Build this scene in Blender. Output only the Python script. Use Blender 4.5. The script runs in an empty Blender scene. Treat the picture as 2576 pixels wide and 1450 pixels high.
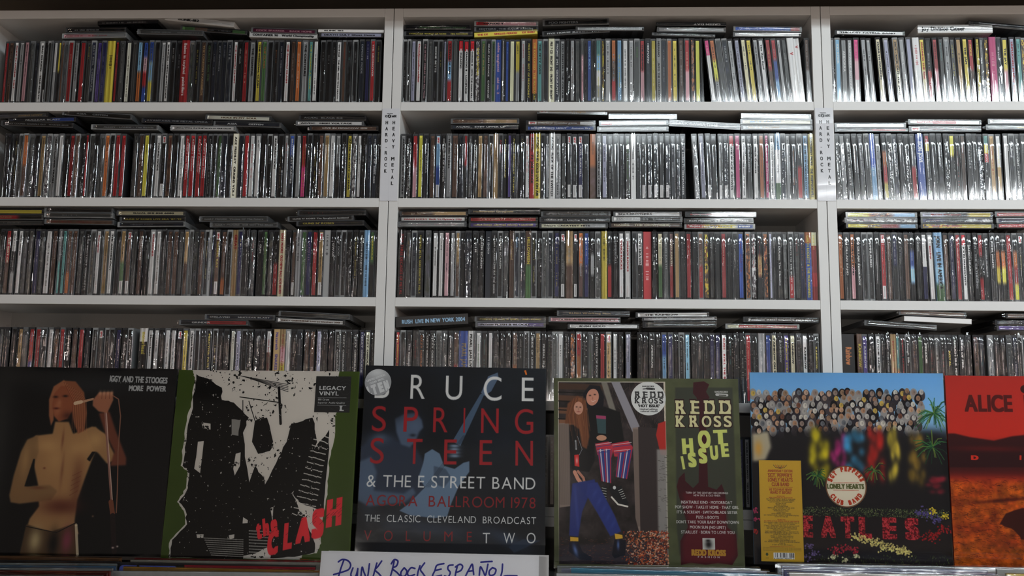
import bpy, math, random, re
import numpy as np
from mathutils import Matrix, Vector
random.seed(7)
rng = np.random.default_rng(7)
scene = bpy.context.scene
col = scene.collection

# ------------------------------------------------------------ camera
W, H = 2576, 1450
F = 2419.06
CAM = np.array([.29932, -1.72548, -.77970])
YAW, PITCH, ROLL = -.03994, .14045, .01210
cy, sy, cp, sp, cr, sr = (math.cos(YAW), math.sin(YAW), math.cos(PITCH), math.sin(PITCH), math.cos(ROLL), math.sin(ROLL))
FW = np.array([sy*cp, cy*cp, sp]); _r0 = np.array([cy, -sy, 0.]); _u0 = np.cross(_r0, FW)
RT = _r0*cr + _u0*sr; UPV = -_r0*sr + _u0*cr
cd = bpy.data.cameras.new('camera'); cam = bpy.data.objects.new('camera', cd); col.objects.link(cam)
cd.sensor_width = 36; cd.lens = F/W*36; cd.clip_start = .05
cam.matrix_world = Matrix(((RT[0], UPV[0], -FW[0], CAM[0]), (RT[1], UPV[1], -FW[1], CAM[1]), (RT[2], UPV[2], -FW[2], CAM[2]), (0, 0, 0, 1)))
scene.camera = cam
scene.cycles.transparent_max_bounces = 28     # many sheets of clear film lie behind one another

def at(u, v, y):
    "point on the vertical plane y that the photograph shows at pixel u, v"
    d = FW + RT*((u-W/2)/F) + UPV*((H/2-v)/F)
    return CAM + d*((y-CAM[1])/d[1])
def px(p):
    d = np.asarray(p) - CAM; z = d@FW
    return W/2 + F*(d@RT)/z, H/2 - F*(d@UPV)/z

# ------------------------------------------------------------ world, lamps, exposure
scene.view_settings.view_transform = 'Standard'; scene.view_settings.look = 'None'
scene.view_settings.exposure = 0.0; scene.view_settings.gamma = 1; scene.view_settings.use_curve_mapping = False
wd = bpy.data.worlds.new('shop'); scene.world = wd; wd.use_nodes = True
wd.node_tree.nodes['Background'].inputs[0].default_value = (1.0, .83, .70, 1)
wd.node_tree.nodes['Background'].inputs[1].default_value = .075
def area(name, loc, target, sx, sy_, power, color):
    l = bpy.data.lights.new(name, 'AREA'); l.shape = 'RECTANGLE'; l.size = sx; l.size_y = sy_; l.energy = power; l.color = color
    o = bpy.data.objects.new(name, l); col.objects.link(o); o.location = loc
    d = Vector(target) - Vector(loc); o.rotation_euler = d.to_track_quat('-Z', 'Y').to_euler(); return o
# a ceiling tube and its luminous diffuser, then unseen fill lamps added behind the camera
area('ceiling_tube', (1.65, -1.60, .365), (1.4, 0, -.45), 2.4, .02, 8.5, (.84, .95, 1.0))
area('ceiling_diffuser', (1.68, -1.62, .345), (1.5, -.1, -.30), 2.45, .155, 8, (.86, .96, 1.0))
area('aisle_strip', (2.4, -2.33, .60), (2.4, -2.33, -1), 2.8, .03, 40, (.90, .97, 1.0))  # added downlight; its bounce off the floor lifts the top boards
area('far_strip', (2.6, -4.05, .587), (1.4, 0, -.7), 2.6, .025, 24, (.93, .98, 1.0))  # added fill that brightens the albums and the card from the front
area('till_light', (-.25, -5.5, -.64), (.1, 0, -.75), 1.2, .05, 17, (1.0, .93, .87))  # made-up low lamp, lights albums and top boards head-on
# added unseen side lights, neutral above, warmer below, for glints in film creases
for x, y, up, lo in [(-3.5, -3.0, 2.6, 3.6), (-2.6, -1.7, .8, 1.2), (4.2, -2.1, 4.2, 7), (4.6, -3.4, 3.4, 7)]:
    area('column_light_upper', (x, y, .15), (.3, 0, .05), .04, .60, up, (1.0, .97, .93))
    area('column_light_lower', (x, y, -.48), (.3, 0, -.5), .03, .60, lo, (1.0, .74, .62))

# ------------------------------------------------------------ materials
def newmat(name):
    m = bpy.data.materials.new(name); m.use_nodes = True; nt = m.node_tree
    return m, nt, nt.nodes['Principled BSDF']
def node(nt, t, **k):
    n = nt.nodes.new(t)
    for a, b in k.items(): setattr(n, a, b)
    return n
def plain(name, c, rough=.5, noise=.0, scale=60, bump=0., metallic=0., coat=0., coords='Object', stretch=(1, 1, 1), detail=4):
    m, nt, b = newmat(name)
    b.inputs['Roughness'].default_value = rough; b.inputs['Metallic'].default_value = metallic
    b.inputs['Coat Weight'].default_value = coat; b.inputs['Coat Roughness'].default_value = .06
    b.inputs['Base Color'].default_value = (*c, 1)
    tc = node(nt, 'ShaderNodeTexCoord'); mp = node(nt, 'ShaderNodeMapping'); mp.inputs['Scale'].default_value = stretch
    nz = node(nt, 'ShaderNodeTexNoise'); nz.inputs['Scale'].default_value = scale; nz.inputs['Detail'].default_value = detail
    nt.links.new(tc.outputs[coords], mp.inputs[0]); nt.links.new(mp.outputs[0], nz.inputs['Vector'])
    if noise:
        mx = node(nt, 'ShaderNodeMixRGB', blend_type='MULTIPLY'); mx.inputs[0].default_value = noise
        rp = node(nt, 'ShaderNodeValToRGB'); rp.color_ramp.elements[0].color = (.35, .35, .35, 1); rp.color_ramp.elements[0].position = .3
        nt.links.new(nz.outputs['Fac'], rp.inputs[0]); mx.inputs[1].default_value = (*c, 1)
        nt.links.new(rp.outputs[0], mx.inputs[2]); nt.links.new(mx.outputs[0], b.inputs['Base Color'])
    if bump:
        bp = node(nt, 'ShaderNodeBump'); bp.inputs['Strength'].default_value = bump; bp.inputs['Distance'].default_value = .001
        nt.links.new(nz.outputs['Fac'], bp.inputs['Height']); nt.links.new(bp.outputs[0], b.inputs['Normal'])
    return m
M_WHITE = plain('white_laminate', (.735, .74, .735), .45, .05, 900, .03)
M_BACK = plain('shelf_back_board', (.34, .33, .31), .6, .06, 300)  # darkened below the white boards to stand in for shade inside the shelves
M_WALL = plain('dark_wall', (.26, .235, .20), .9, .2, 8)
M_CEIL = plain('dark_ceiling_board', (.05, .042, .035), .9, .2, 6)
M_FLOOR = plain('shop_floor', (.74, .58, .46), .6, .1, 5)
M_BLACK = plain('black_crate', (.008, .008, .008), .7, .2, 40)
M_CARD = plain('white_card', (.70, .69, .68), .6, .05, 200)

# clear or dark polystyrene, colour by face
m, nt, b = newmat('polystyrene_case'); M_CASE = m
at_ = node(nt, 'ShaderNodeAttribute', attribute_name='Col'); nt.links.new(at_.outputs['Color'], b.inputs['Base Color'])
b.inputs['Roughness'].default_value = .09; b.inputs['Specular IOR Level'].default_value = .6
# printed spines under clear plastic, from the painted sheet of spines
def print_mat(name, img, rough=.4, coat=1., coat_ior=1.6, bump=.0, bscale=120, stretch=(1, 1, 1), edge=0., spec=.5):
    m, nt, b = newmat(name)
    t = node(nt, 'ShaderNodeTexImage'); t.image = img; t.extension = 'EXTEND'
    uv = node(nt, 'ShaderNodeUVMap', uv_map='UVMap'); nt.links.new(uv.outputs[0], t.inputs[0])
    nt.links.new(t.outputs['Color'], b.inputs['Base Color'])
    b.inputs['Roughness'].default_value = rough; b.inputs['Coat Weight'].default_value = coat
    b.inputs['Coat IOR'].default_value = coat_ior; b.inputs['Specular IOR Level'].default_value = spec; b.inputs['Coat Roughness'].default_value = .05
    tc = node(nt, 'ShaderNodeTexCoord'); mp = node(nt, 'ShaderNodeMapping'); mp.inputs['Scale'].default_value = stretch
    nz = node(nt, 'ShaderNodeTexNoise'); nz.inputs['Scale'].default_value = bscale; nz.inputs['Detail'].default_value = 3
    nt.links.new(tc.outputs['Object'], mp.inputs[0]); nt.links.new(mp.outputs[0], nz.inputs['Vector'])
    bp = node(nt, 'ShaderNodeBump'); bp.inputs['Distance'].default_value = .001; bp.inputs['Strength'].default_value = bump
    nt.links.new(nz.outputs['Fac'], bp.inputs['Height']); nt.links.new(bp.outputs[0], b.inputs['Coat Normal'])
    if edge:   # the film wrinkles where it is heat-sealed, near the sleeve's edge
        sx = node(nt, 'ShaderNodeSeparateXYZ'); nt.links.new(uv.outputs[0], sx.inputs[0])
        def ed(o):
            s = node(nt, 'ShaderNodeMath', operation='SUBTRACT'); s.inputs[1].default_value = .5; nt.links.new(o, s.inputs[0])
            a = node(nt, 'ShaderNodeMath', operation='ABSOLUTE'); nt.links.new(s.outputs[0], a.inputs[0]); return a.outputs[0]
        mx = node(nt, 'ShaderNodeMath', operation='MAXIMUM'); nt.links.new(ed(sx.outputs[0]), mx.inputs[0]); nt.links.new(ed(sx.outputs[1]), mx.inputs[1])
        mr = node(nt, 'ShaderNodeMapRange'); mr.inputs['From Min'].default_value = .455; mr.inputs['From Max'].default_value = .5
        mr.inputs['To Min'].default_value = bump; mr.inputs['To Max'].default_value = edge
        nt.links.new(mx.outputs[0], mr.inputs[0]); nt.links.new(mr.outputs[0], bp.inputs['Strength'])
    return m
# cling film
def film(name, base, wr, scale, strength, stretch=(1, 1, .25)):
    m, nt, b = newmat(name); nt.nodes.remove(b)
    out = nt.nodes['Material Output']
    tr = node(nt, 'ShaderNodeBsdfTransparent'); tr.inputs[0].default_value = (.97, .97, .97, 1)
    gl = node(nt, 'ShaderNodeBsdfGlossy'); gl.inputs['Roughness'].default_value = wr; gl.inputs[0].default_value = (1, 1, 1, 1)
    mx = node(nt, 'ShaderNodeMixShader')
    fr = node(nt, 'ShaderNodeFresnel'); fr.inputs['IOR'].default_value = 1.5
    ad = node(nt, 'ShaderNodeMath', operation='ADD'); ad.inputs[1].default_value = base; nt.links.new(fr.outputs[0], ad.inputs[0])
    tc = node(nt, 'ShaderNodeTexCoord'); mp = node(nt, 'ShaderNodeMapping'); mp.inputs['Scale'].default_value = stretch
    nz = node(nt, 'ShaderNodeTexNoise'); nz.inputs['Scale'].default_value = scale; nz.inputs['Detail'].default_value = 2
    geo = node(nt, 'ShaderNodeNewGeometry'); nt.links.new(geo.outputs['Position'], mp.inputs[0]); nt.links.new(mp.outputs[0], nz.inputs['Vector'])
    bp = node(nt, 'ShaderNodeBump'); bp.inputs['Distance'].default_value = .001; bp.inputs['Strength'].default_value = strength
    nt.links.new(nz.outputs['Fac'], bp.inputs['Height']); nt.links.new(bp.outputs[0], gl.inputs['Normal'])
    nt.links.new(ad.outputs[0], mx.inputs[0]); nt.links.new(tr.outputs[0], mx.inputs[1]); nt.links.new(gl.outputs[0], mx.inputs[2])
    nt.links.new(mx.outputs[0], out.inputs[0]); return m
M_FILM = film('cling_film', .05, .035, 110, .14)
M_CRINKLE = film('crinkled_film', .08, .03, 170, .55, (1, 1, .4))

# ------------------------------------------------------------ mesh helpers
def mk(name, verts, faces, mats, parent=None, fm=None, smooth=False, colors=None, uvs=None):
    me = bpy.data.meshes.new(name); me.from_pydata([tuple(map(float, v)) for v in verts], [], faces)
    for m_ in (mats if isinstance(mats, (list, tuple)) else [mats]): me.materials.append(m_)
    if fm is not None: me.polygons.foreach_set('material_index', fm)
    if smooth: me.polygons.foreach_set('use_smooth', [True]*len(faces))
    if colors is not None:
        ca = me.color_attributes.new('Col', 'FLOAT_COLOR', 'CORNER'); fl = []
        for f, c in zip(faces, colors): fl += [c[0], c[1], c[2], 1.]*len(f)
        ca.data.foreach_set('color', fl)
    if uvs is not None:
        ul = me.uv_layers.new(name='UVMap'); fl = []
        for f, q in zip(faces, uvs):
            for k in range(len(f)): fl += list(q[k]) if q is not None else [0., 0.]
        ul.data.foreach_set('uv', fl)
    me.update()
    o = bpy.data.objects.new(name, me); col.objects.link(o)
    if parent: o.parent = parent
    return o
def empty(name, loc=(0, 0, 0)):
    o = bpy.data.objects.new(name, None); col.objects.link(o); o.location = loc; o.empty_display_size = .02; return o
def tag(o, label=None, cat=None, group=None, kind=None):
    for k, v in (('label', label), ('category', cat), ('group', group), ('kind', kind)):
        if v: o[k] = v
    return o
BF = [(0, 1, 5, 4), (1, 2, 6, 5), (2, 3, 7, 6), (3, 0, 4, 7), (3, 2, 1, 0), (4, 5, 6, 7)]   # front(-y), right, back, left, bottom, top
def bxv(x0, x1, y0, y1, z0, z1):
    return [(x0, y0, z0), (x1, y0, z0), (x1, y1, z0), (x0, y1, z0), (x0, y0, z1), (x1, y0, z1), (x1, y1, z1), (x0, y1, z1)]
def box(name, x0, x1, y0, y1, z0, z1, m, parent=None, bevel=0.):
    o = mk(name, bxv(x0, x1, y0, y1, z0, z1), BF, m, parent)
    if bevel:
        md = o.modifiers.new('bevel', 'BEVEL'); md.width = bevel; md.segments = 2; md.limit_method = 'ANGLE'
    return o

# ------------------------------------------------------------ bookcases and room
T, PZ, DEP = .0168, .18465, .162
ZS = [-PZ*i for i in range(6)]          # tops of the boards
NM = ['left', 'middle', 'right']
GAP = .0007
def bookcase(i, z_top, rows, label, base=False):
    x0, x1 = -.8+.8*i+GAP, .8*i-GAP
    r = empty('bookcase' if not base else 'base_bookcase', ((x0+x1)/2, DEP/2, z_top-PZ*rows-T)); r['label'] = label; r['category'] = 'bookcase'
    r['group'] = 'white bookcases along the wall'
    def b_(name, *a, **k):
        o = box(name, *a, M_WHITE, None, **k); o.parent = r; o.matrix_parent_inverse = Matrix.Translation(-Vector(r.location)); return o
    zb = z_top-PZ*rows-T
    b_('side_panel', x0, x0+T, 0, DEP, zb, z_top, bevel=.0005); b_('side_panel', x1-T, x1, 0, DEP, zb, z_top, bevel=.0005)
    for k in range(rows+1):
        b_('shelf_board', x0+T+.0002, x1-T-.0002, .0002, DEP-.004, z_top-PZ*k-T, z_top-PZ*k, bevel=.0005)
    o = box('back_panel', x0+T, x1-T, DEP-.004, DEP, zb, z_top, M_BACK); o.parent = r; o.matrix_parent_inverse = Matrix.Translation(-Vector(r.location))
for i in range(3):
    bookcase(i, 0., 5, f'tall white open bookcase full of CDs, the {NM[i]} one of three side by side'.replace('right one', 'rightmost one').replace('left one', 'leftmost one'))
for i in range(3):
    bookcase(i, -PZ*5-T-.0006, 3, f'white base bookcase standing under the {["leftmost", "middle", "rightmost"][i]} tall bookcase, mostly hidden by records', True)
FZ = -PZ*8-2*T-.0006
def struct(name, *a):
    o = box(name, *a); o['kind'] = 'structure'; return o
struct('wall_back', -3, 4, DEP+.004, DEP+.06, FZ-.02, .62, M_WALL)
struct('ceiling', -4, 5, -6, DEP+.06, .62, .66, M_CEIL)
struct('trim_1', -3, 4, -.135, -.12, -.0050, .62, M_CEIL)       # unseen bulkhead added to keep lamp light off the bookcase tops
struct('floor', -4, 5, -6, DEP+.06, FZ-.06, FZ-.0001, M_FLOOR)
# upright cases: left edge in the photo, flags, spine colours, lettering colour, lean in degrees, title
UP = {
(0,'L'): "0r;10u;25w,r ALICE IN CHAINS  DIRT;37s;51p;64~g,s;77n;87w,k BAD RELIGION   TRUE NORTH;101%k;109k;118g;124ws,k;135yk,y CALIGULA;144u;153g;162r,c;177~s,k;192~r,c;206g,y;220n,s BILLY IDOL  CYBERPUNK;233v;246i;260+!y;281r;291~g;308c,k;324g,o;337lo;351~bprb;367bly,y;381k,y;396s,k;409w,k BLINK182 - NEIGHBORHOODS;421k,w;436k;450+!r,w Babes in toyland  painkillers;468~g,e;484k,y;497u,a THE LONDON YARDBIRDS;511k,e CHURCH  KISS THE;526~n;539n,s JOY DIVISION;550n;564n,s M M E B;580w,r THE Essential CLASH;592k,s the clash;605r,c;620+s,k THE ESSENTIAL;640y,k THE ESSENTIAL CLASH;653e,o THE CLASH;667k,y;683k,o;695n,w;711w,r THE Essential CLASH;726u;740o,w;754+s,k THE CONTOURS ;771t,y THE DAMNED A FIESTA;783w,k;801~k,s;816k,s;830k,w;841w,k Devil Doll   THE GIRL WHO WAS DEATH;856u,r;867k,t;883k,s;900n,s DEPECHE MODE;915i,w;928r,w THE CROSSOVER;941k,y;957.",
(0,'C'): "1010k;1022~k;1031q,k;1044w,r DanielJonesBornAllen;1060k,p THE DETROIT COBRAS  Seven Easy Pieces;1074g;1086k,w DICKIE BETTS;1100k,y;1112q,k;1122~rlr,k CONVERGE 1994;1137g,r;1150#w,k DANZIG;1164#w,k DANZIG II - LUCIFUGE;1179#w,k DANZIG III - HOW THE GODS KILL;1193z,y THE RAMONES;1208e,a Days of the New;1221k,w DEAD CAN DANCE   CARNAGE;1234e,k DROPKICK MURPHYS;1245+!b,p eddie spaghetti    old no. 2;1260~s;1269b,l;1280c,k;1294ys,k;1309s,r;1322k,y MOLOTOV  BEST OF MUDHONEY;1338+!ooooook,y THE EXPLOITED  THE MASSACRE;1350t,k THE FIFTY FIVES;1365k,r;1379+!c,k PRE 7 CD  FRONT 242 - FRONT BY FRONT;1394n,w FRONT 242 - GEOGRAPHY;1408s,k FOO FIGHTERS THE COLOUR;1422~k,s;1433~s,u;1446g,s;1460gppp,k;1470z;1476b,l TROY BOLT;1489~k,e;1498+tlws,y;1513~z;1522+s;1537+our,l;1551+~l,y;1566+w;1581+~s;1596g,e HIVES;1610rp,k THE ANSWER;1624n,w HERMANO;1638y,c;1652+!s,k HERMANO    ...INTO THE EXAM ROOM;1664n,s;1679o,c;1692y,k;1708u;1723rp,c;1738z;1750y,k;1765n@-1;1772.;1790mwww,c@-6;1804oys,k@-6.2;1819g,s@-6;1833n,s HOUSE II@-5.5;1848s@-5.5;1864q@-5.3;1879c@-5;1893y,k@-5;1909s,k@-4.8;1924w,k The Zen Band@-4.8;1940ru,y@-4.6;1955rbl@-4.5;1969s@-4.5;1981g@-4.5;1995+!w,r V@-4.3;2012+!w,r V@-4.3;2027.;2030us@-1.2;2043.",
(0,'R'): "2093~s;2104l,w KID ROCK;2120+s,w ANDORRA;2136s,w KRAFTWERK ANTENNE;2151+mpw,p;2166.;2177s@-2.5;2193s@-3;2206.;2215c,k MARILYN MANSON@-3;2231.;2238q,k@-3.5;2252.;2259ac,k MC5 - KICK OUT THE JAMS@-3;2275s,w@-3;2291q,w@-2.5;2307+!w,r@-2;2324yc,r MADNESS THE RISE@-2;2339kr,w@-1.5;2356rp@-1.5;2370g,t@-1.5;2384s,k@-1.5;2400g,y@-1.5;2416a@-1.5;2431y,k THE JAM@-1.5;2446ru,y NOFX@-1.2;2460~y,k;2472~s;2483~z;2495+!m,p;2512~n,w nirvana;2530yp,k THE JAY;2546q,r UNPLUGGED IN NEW YORK;2563t,k;2578z;2592s;2606g;2620r;2634s",
(1,'L'): "0s;6~k;17~g;24k,y;36g,y;48ou;62~g;76~k;90a,u;106~z;121s,k ALICE COOPER TRASH;137w,k;151~k;165~r;178~u;191~k;206~r;215g;229~k;240g;254o;267~k;281r;295r;308.;327g;340~u;354y,k;370~k;384w,k YOUNG GODS;398$%k;413u,r;428k;443w,k;457r,w ACCEPT Eat the Heat;470r,w ACCEPT Restless;486r,w ACCEPT Predator;500r,w ACCEPT Metal Heart;515k,s ACCEPT BLOOD OF THE NATIONS;527~k;539~e;551~n;567k;579+!c,k ACE FREHLEY  ORIGINS VOL.1;593~n,y;607~r;621w,r;636~w;652~k,y;665~k;679w,k RESURRECTION;694~k,a;709s,r;721bnn,w BROADCAST RARITIES;739s;752rm,y;768~k;782~k,y;796~u;811a,u;825w;839sk,k;855~k;868y,k AFTER THE CITY OF FEAR;881~z;894w,k;906~k;919n;932n,w THE BEST OF 2005-2013;945k;958.",
(1,'C'): "1004s,k AUDIOSLAVE OUT OF EXILE;1018~k,s BENT STEEL ALTE MAGRA;1034rp;1049y;1062n,s ANGRA AURORA;1078~u;1092$%lb;1107k,w COLOURS OF POWER;1120s,k THE BIG THRILL;1134+u,s After Forever;1151~n;1164rk;1175g,s AC/DC BLOW UP YOUR VIDEO;1187k,w BALLBREAKER;1199a;1213u;1227k,a AC/DC;1240+!a,u;1252k,r AC/DC;1264k,y AC/DC POWERAGE;1275v,y;1286k,y AC/DC HIGHWAY TO HELL;1297k,w;1306~k,y;1319w,r;1331+!r,k AC/DC  74 JAILBREAK;1343+!y,k AC/DC  SOLID GOLD LIVE ON AIR;1359~k;1371s;1381+!w,k AC/DC  FLICK OF THE SWITCH;1396s,k AC/DC  BACK TO SCHOOL DAYS;1410~g;1425$%k;1438$%k;1453$%i,w AXEL RUDI PELL;1467k,w;1484+!ou,u;1499s,k REDEMPTION THE ART OF LOSS;1514q,k;1528k,w;1543k,y;1557k;1572~g,e BETTER THAN RAW;1587+!w,k;1600k;1613%~k;1628%~n;1643%~n;1658%k;1673%~n;1687n,w;1702~n;1712+n,w BLACK SABBATH DEHUMANIZER;1726.;1748~s@-2.5;1764q@-2;1779%k@-1.5;1793k,a@-1;1808%g;1821~%n;1835#w,k THE BLACK CROWES;1850m,p LIVE;1866w,k THE BLACK CROWES THREE SNAKES AND ONE CHARM;1880k,s BLACK CROWES;1896w,k The Black Crowes;1911o,u;1925m,w THE BLACK CROWES  LIVE;1937w,k THE BLACK CROWES THREE SNAKES AND ONE CHARM;1952+!lwwe;1966~n;1979s;1992k,o;2007kr,w;2022l,k BRING ME THE HORIZON CUT UP;2038+!y,k BLACKBERRY SMOKE   THE WHIPPOORWILL;2052.",
(1,'R'): "2106~g@-1;2120~s@-1.5;2136k,w BLACK LABEL SOCIETY@-2;2152k,o@-2;2168g,s Black Label Society@-2;2182k,s@-2;2197+!bl,w@-1.5;2210s,k@-1.5;2225kory@-1.5;2239~k@-1.5;2253n,w BRUCE DICKINSON@-1.5;2268k@-1.5;2283~k@-1.5;2298gr@-1.5;2315+!b,w BON JOVI@-1.5;2334rykkkkke,w Jon Bon Jovi Destination Anywhere@-1;2348k,s@-1;2364k,s BON JOVI@-1;2379~k,s;2394ykk,a;2409k,r;2423u,r;2437k,s BUCKCHERRY;2451k,s;2466~n;2481tyrkkkk,w BON JOVI;2497a,r;2513wa,y;2530w,r;2545k,w Bai Bang;2560k,w BRAINSTORM - AMBIGUITY;2574g;2588k;2602u;2616k",
(2,'L'): "-10k;3ru,c THE BEST OF;19wks;34w,k eric martin;47g;61g;77i,v;91g;103+w,k;121u;137st,k;147t;159uuo;172u;189g,w;203k,s FEAR FACTORY CONCRETE;217g,a;232w,r Foreigner;245k;251a,u;266w,k THE ANTHOLOGY;281k;295%ae;310$%u;324g;340u,w FORCEFIELD;353k;369w,r FOREIGNER;384w,u;398k;412u;427u;441g;455au;468g;479g;493^u;507k,y;519!s,k;526i;534$%u,y GAMMA RAY;549uuuo;564k;578+!a,r GREAT;592i,y;605+!k,w;622~g,r;641k,w GUN;656e,a;668~g;682kr,w;697+!c,r GARY MOORE  OLD NEW BALLADS BLUES;712k,s;728%u;740+!s,k;752~e;766i,p;780~r,p;796$%a;810+!s,k;826k,w GWAR;840k,s OF GOD;854k;868~k;884~k,y;899k,w GUNTHI PROJECT II;912+!l;926ek,y RHEINGOLD;939k;952.",
(2,'C'): "999+!k,r XXX THREE DECADES OF METAL;1017~g,a;1032n;1046+k,y HALFORD METAL GOD ESSENTIALS VOL. 1;1067g;1085w,k;1100w;1115p,k;1130~s,k;1143~au;1155k;1168+~n,s;1187k,w H I M;1202k,w HAREM SCAREM;1219+!n,w;1235k,w HAREM SCAREM LIVE AT THE GODS;1250k,w HAREM SCAREM;1264~g;1280+!u,a hatebreed;1292n,l heart;1306~n;1321+!ue,y HELLOWEEN;1335k,y;1350~k;1362g;1377n,w;1393i,y;1408$%g;1423+!au;1441$%k,s;1454ou,s The Hands of Gemini;1468bi,w;1484ksk;1497~g;1513+!y,k;1527kr,s;1541k,s HAMMERFALL;1556w,r HANOI ROCKS;1572w,r HANOI ROCKS;1590k,s;1603~wk,k LOST HEAVENSHELL;1619+!r,w;1640~k,w;1655ce,e;1670g,s ICED EARTH;1684ur,c ICED EARTH;1697a,u;1711k;1727~r,w;1743k;1758ur;1772z,r;1786k;1800k,r;1815r,c;1830k,y;1845k,s;1859b,r;1877z,r;1891z,r;1907kak,r;1922z,r;1936q;1946k,w;1956k,w Paul DiAnno The Classics;1971g,s;1985kkr,w A TRIBUTE TO THE BEAST VOL. 2;2001g,r;2015i,o;2029+!obbbbb,y GARTH ROCKETT & THE MOONSHINERS;2045+!crrrr,y;2059.",
(2,'R'): "2113o,c;2127k,w IAN GILLAN BAND;2142op,k IAN GILLAN BAND;2156k,w IAN GILLAN TOOLBOX;2172k,w;2187k,w IOMMI FUSED;2203~k;2219$%r,k;2234u,s;2249ik,w;2263~k;2278u;2293kblk,w;2308k,s KINGS;2323wi,s;2341w,r incubus@-1;2357+!llle,k JORN   LIVE IN AMERICA@-1;2379~u;2394~i;2410+r,c;2424#w,k JOHN FRUSCIANTE;2438k,w JADED HEART;2453k,s JORN - THE GATHERING;2468~rkr;2482k,s JOE LYNN TURNER;2496k,w JOHN WAITE;2510koyk,s;2524koyk,s;2539~r,s;2554kory,s;2568$k,y;2582k;2596r;2610k",
(3,'L'): "-8g;5+n,k;27k,s;40~a;54g;70rv,b;86r;102~k;118w,k;133~u,o;148r;161~k,w THE MOB;178u;194r;210n;228k,s Motley;244$g;259k,s;272~k,s Motley;288i;303~k,s Motley;317~k,s Motley;331.;348+!wkkkk,y motorhead;368w,k Motorhead;384~w,k;398~k;413w,k;428~w,k;443$k;457~yy;473w,k Opeth Black Rose;488k;501k;516k,y MERCYFUL FATE;533~k,y;546k,w;561~k;577c,k;590~q;606k,s;621~k,s NO SURRENDER;637+~n;655k;667wuu,r;687+!a,v Nazareth   SNAKES N LADDERS;704+!apya,r;717wwp,k;731k,w;746n,w;763~u;777~u;795~q,k;809k;825k;841k,w OZZY OSBOURNE;856k,w OZZY OSBOURNE;870k;886k,w OZZY OSBOURNE LIVE;903i,w OZZY OSBOURNE;917c,k OZZY OSBOURNE;931k;944.",
(3,'C'): "994r,y The Osbourne Family;1006~k,w;1022~k,w The Essential;1038+!k,r;1052k,o OZZY OSBOURNE;1067k,w OZZY OSBOURNE;1080k,w OZZY OSBOURNE;1096g,k;1111~g;1127k,w ONCE AND FUTURE;1139ur;1154+!b,a PEARL JAM;1177+!w,k PEARL JAM LIVE;1190r;1196w,e;1211k,t;1227w;1240~k;1256k;1271~k;1288uo,c;1303k,w;1317k;1331k,w PRIDE OF LIONS;1346a,k;1360k,w PRIMAL FEAR;1376k,e;1388g;1403w,k;1418k,w;1433~z;1449roc;1464~k;1478g,e;1494k,w MASTERS OF ROCK;1508r;1524$a,k;1541+w,k;1554k;1573q;1588.;1603k,s;1617k,u;1633k,w AMERICAN;1648k;1664bls;1680i,s;1694k;1707k;1722l,k;1739k;1755k;1770k,s;1785i;1799i;1815w,r RUSH - ROLL THE BONES;1831k,t;1846k;1862k,w;1876r,c;1891k,s;1908+!s,w;1926b,k;1941c,k RAINBOW ON STAGE;1956k,s RAINBOW;1971v,y RAINBOW STRAIGHT;1988c,k RAINBOW;2003k,s;2019w,k RAINBOW;2034k,s;2048k,y RAINBOW;2062.",
(3,'R'): "2119+!k,o Rainbow;2151.;2157+!uuuury,y RAINBOW;2170v,w RAINBOW;2186~k,s;2203w,k RITCHIE SAMBORA;2217k,s;2228k,s RIOT THROUGH;2241+!a,r;2255to,c;2266k,r RHINO'S REVENGE;2279k,w Rough Silk;2294k,u ROYAL HUNT;2309e,e;2323k,w MFCDO12;2338k,r;2352g,s Present & Future;2368k,r;2383k,y ROYAL;2398k,w ROUGH SILK MEPHISTO;2414k,w RING OF FIRE;2430k,s;2449u,k OBITUARY;2465n,t;2486~s;2503k,y;2518k,s;2533g;2548n,s;2563k;2577k;2591k",
}
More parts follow.
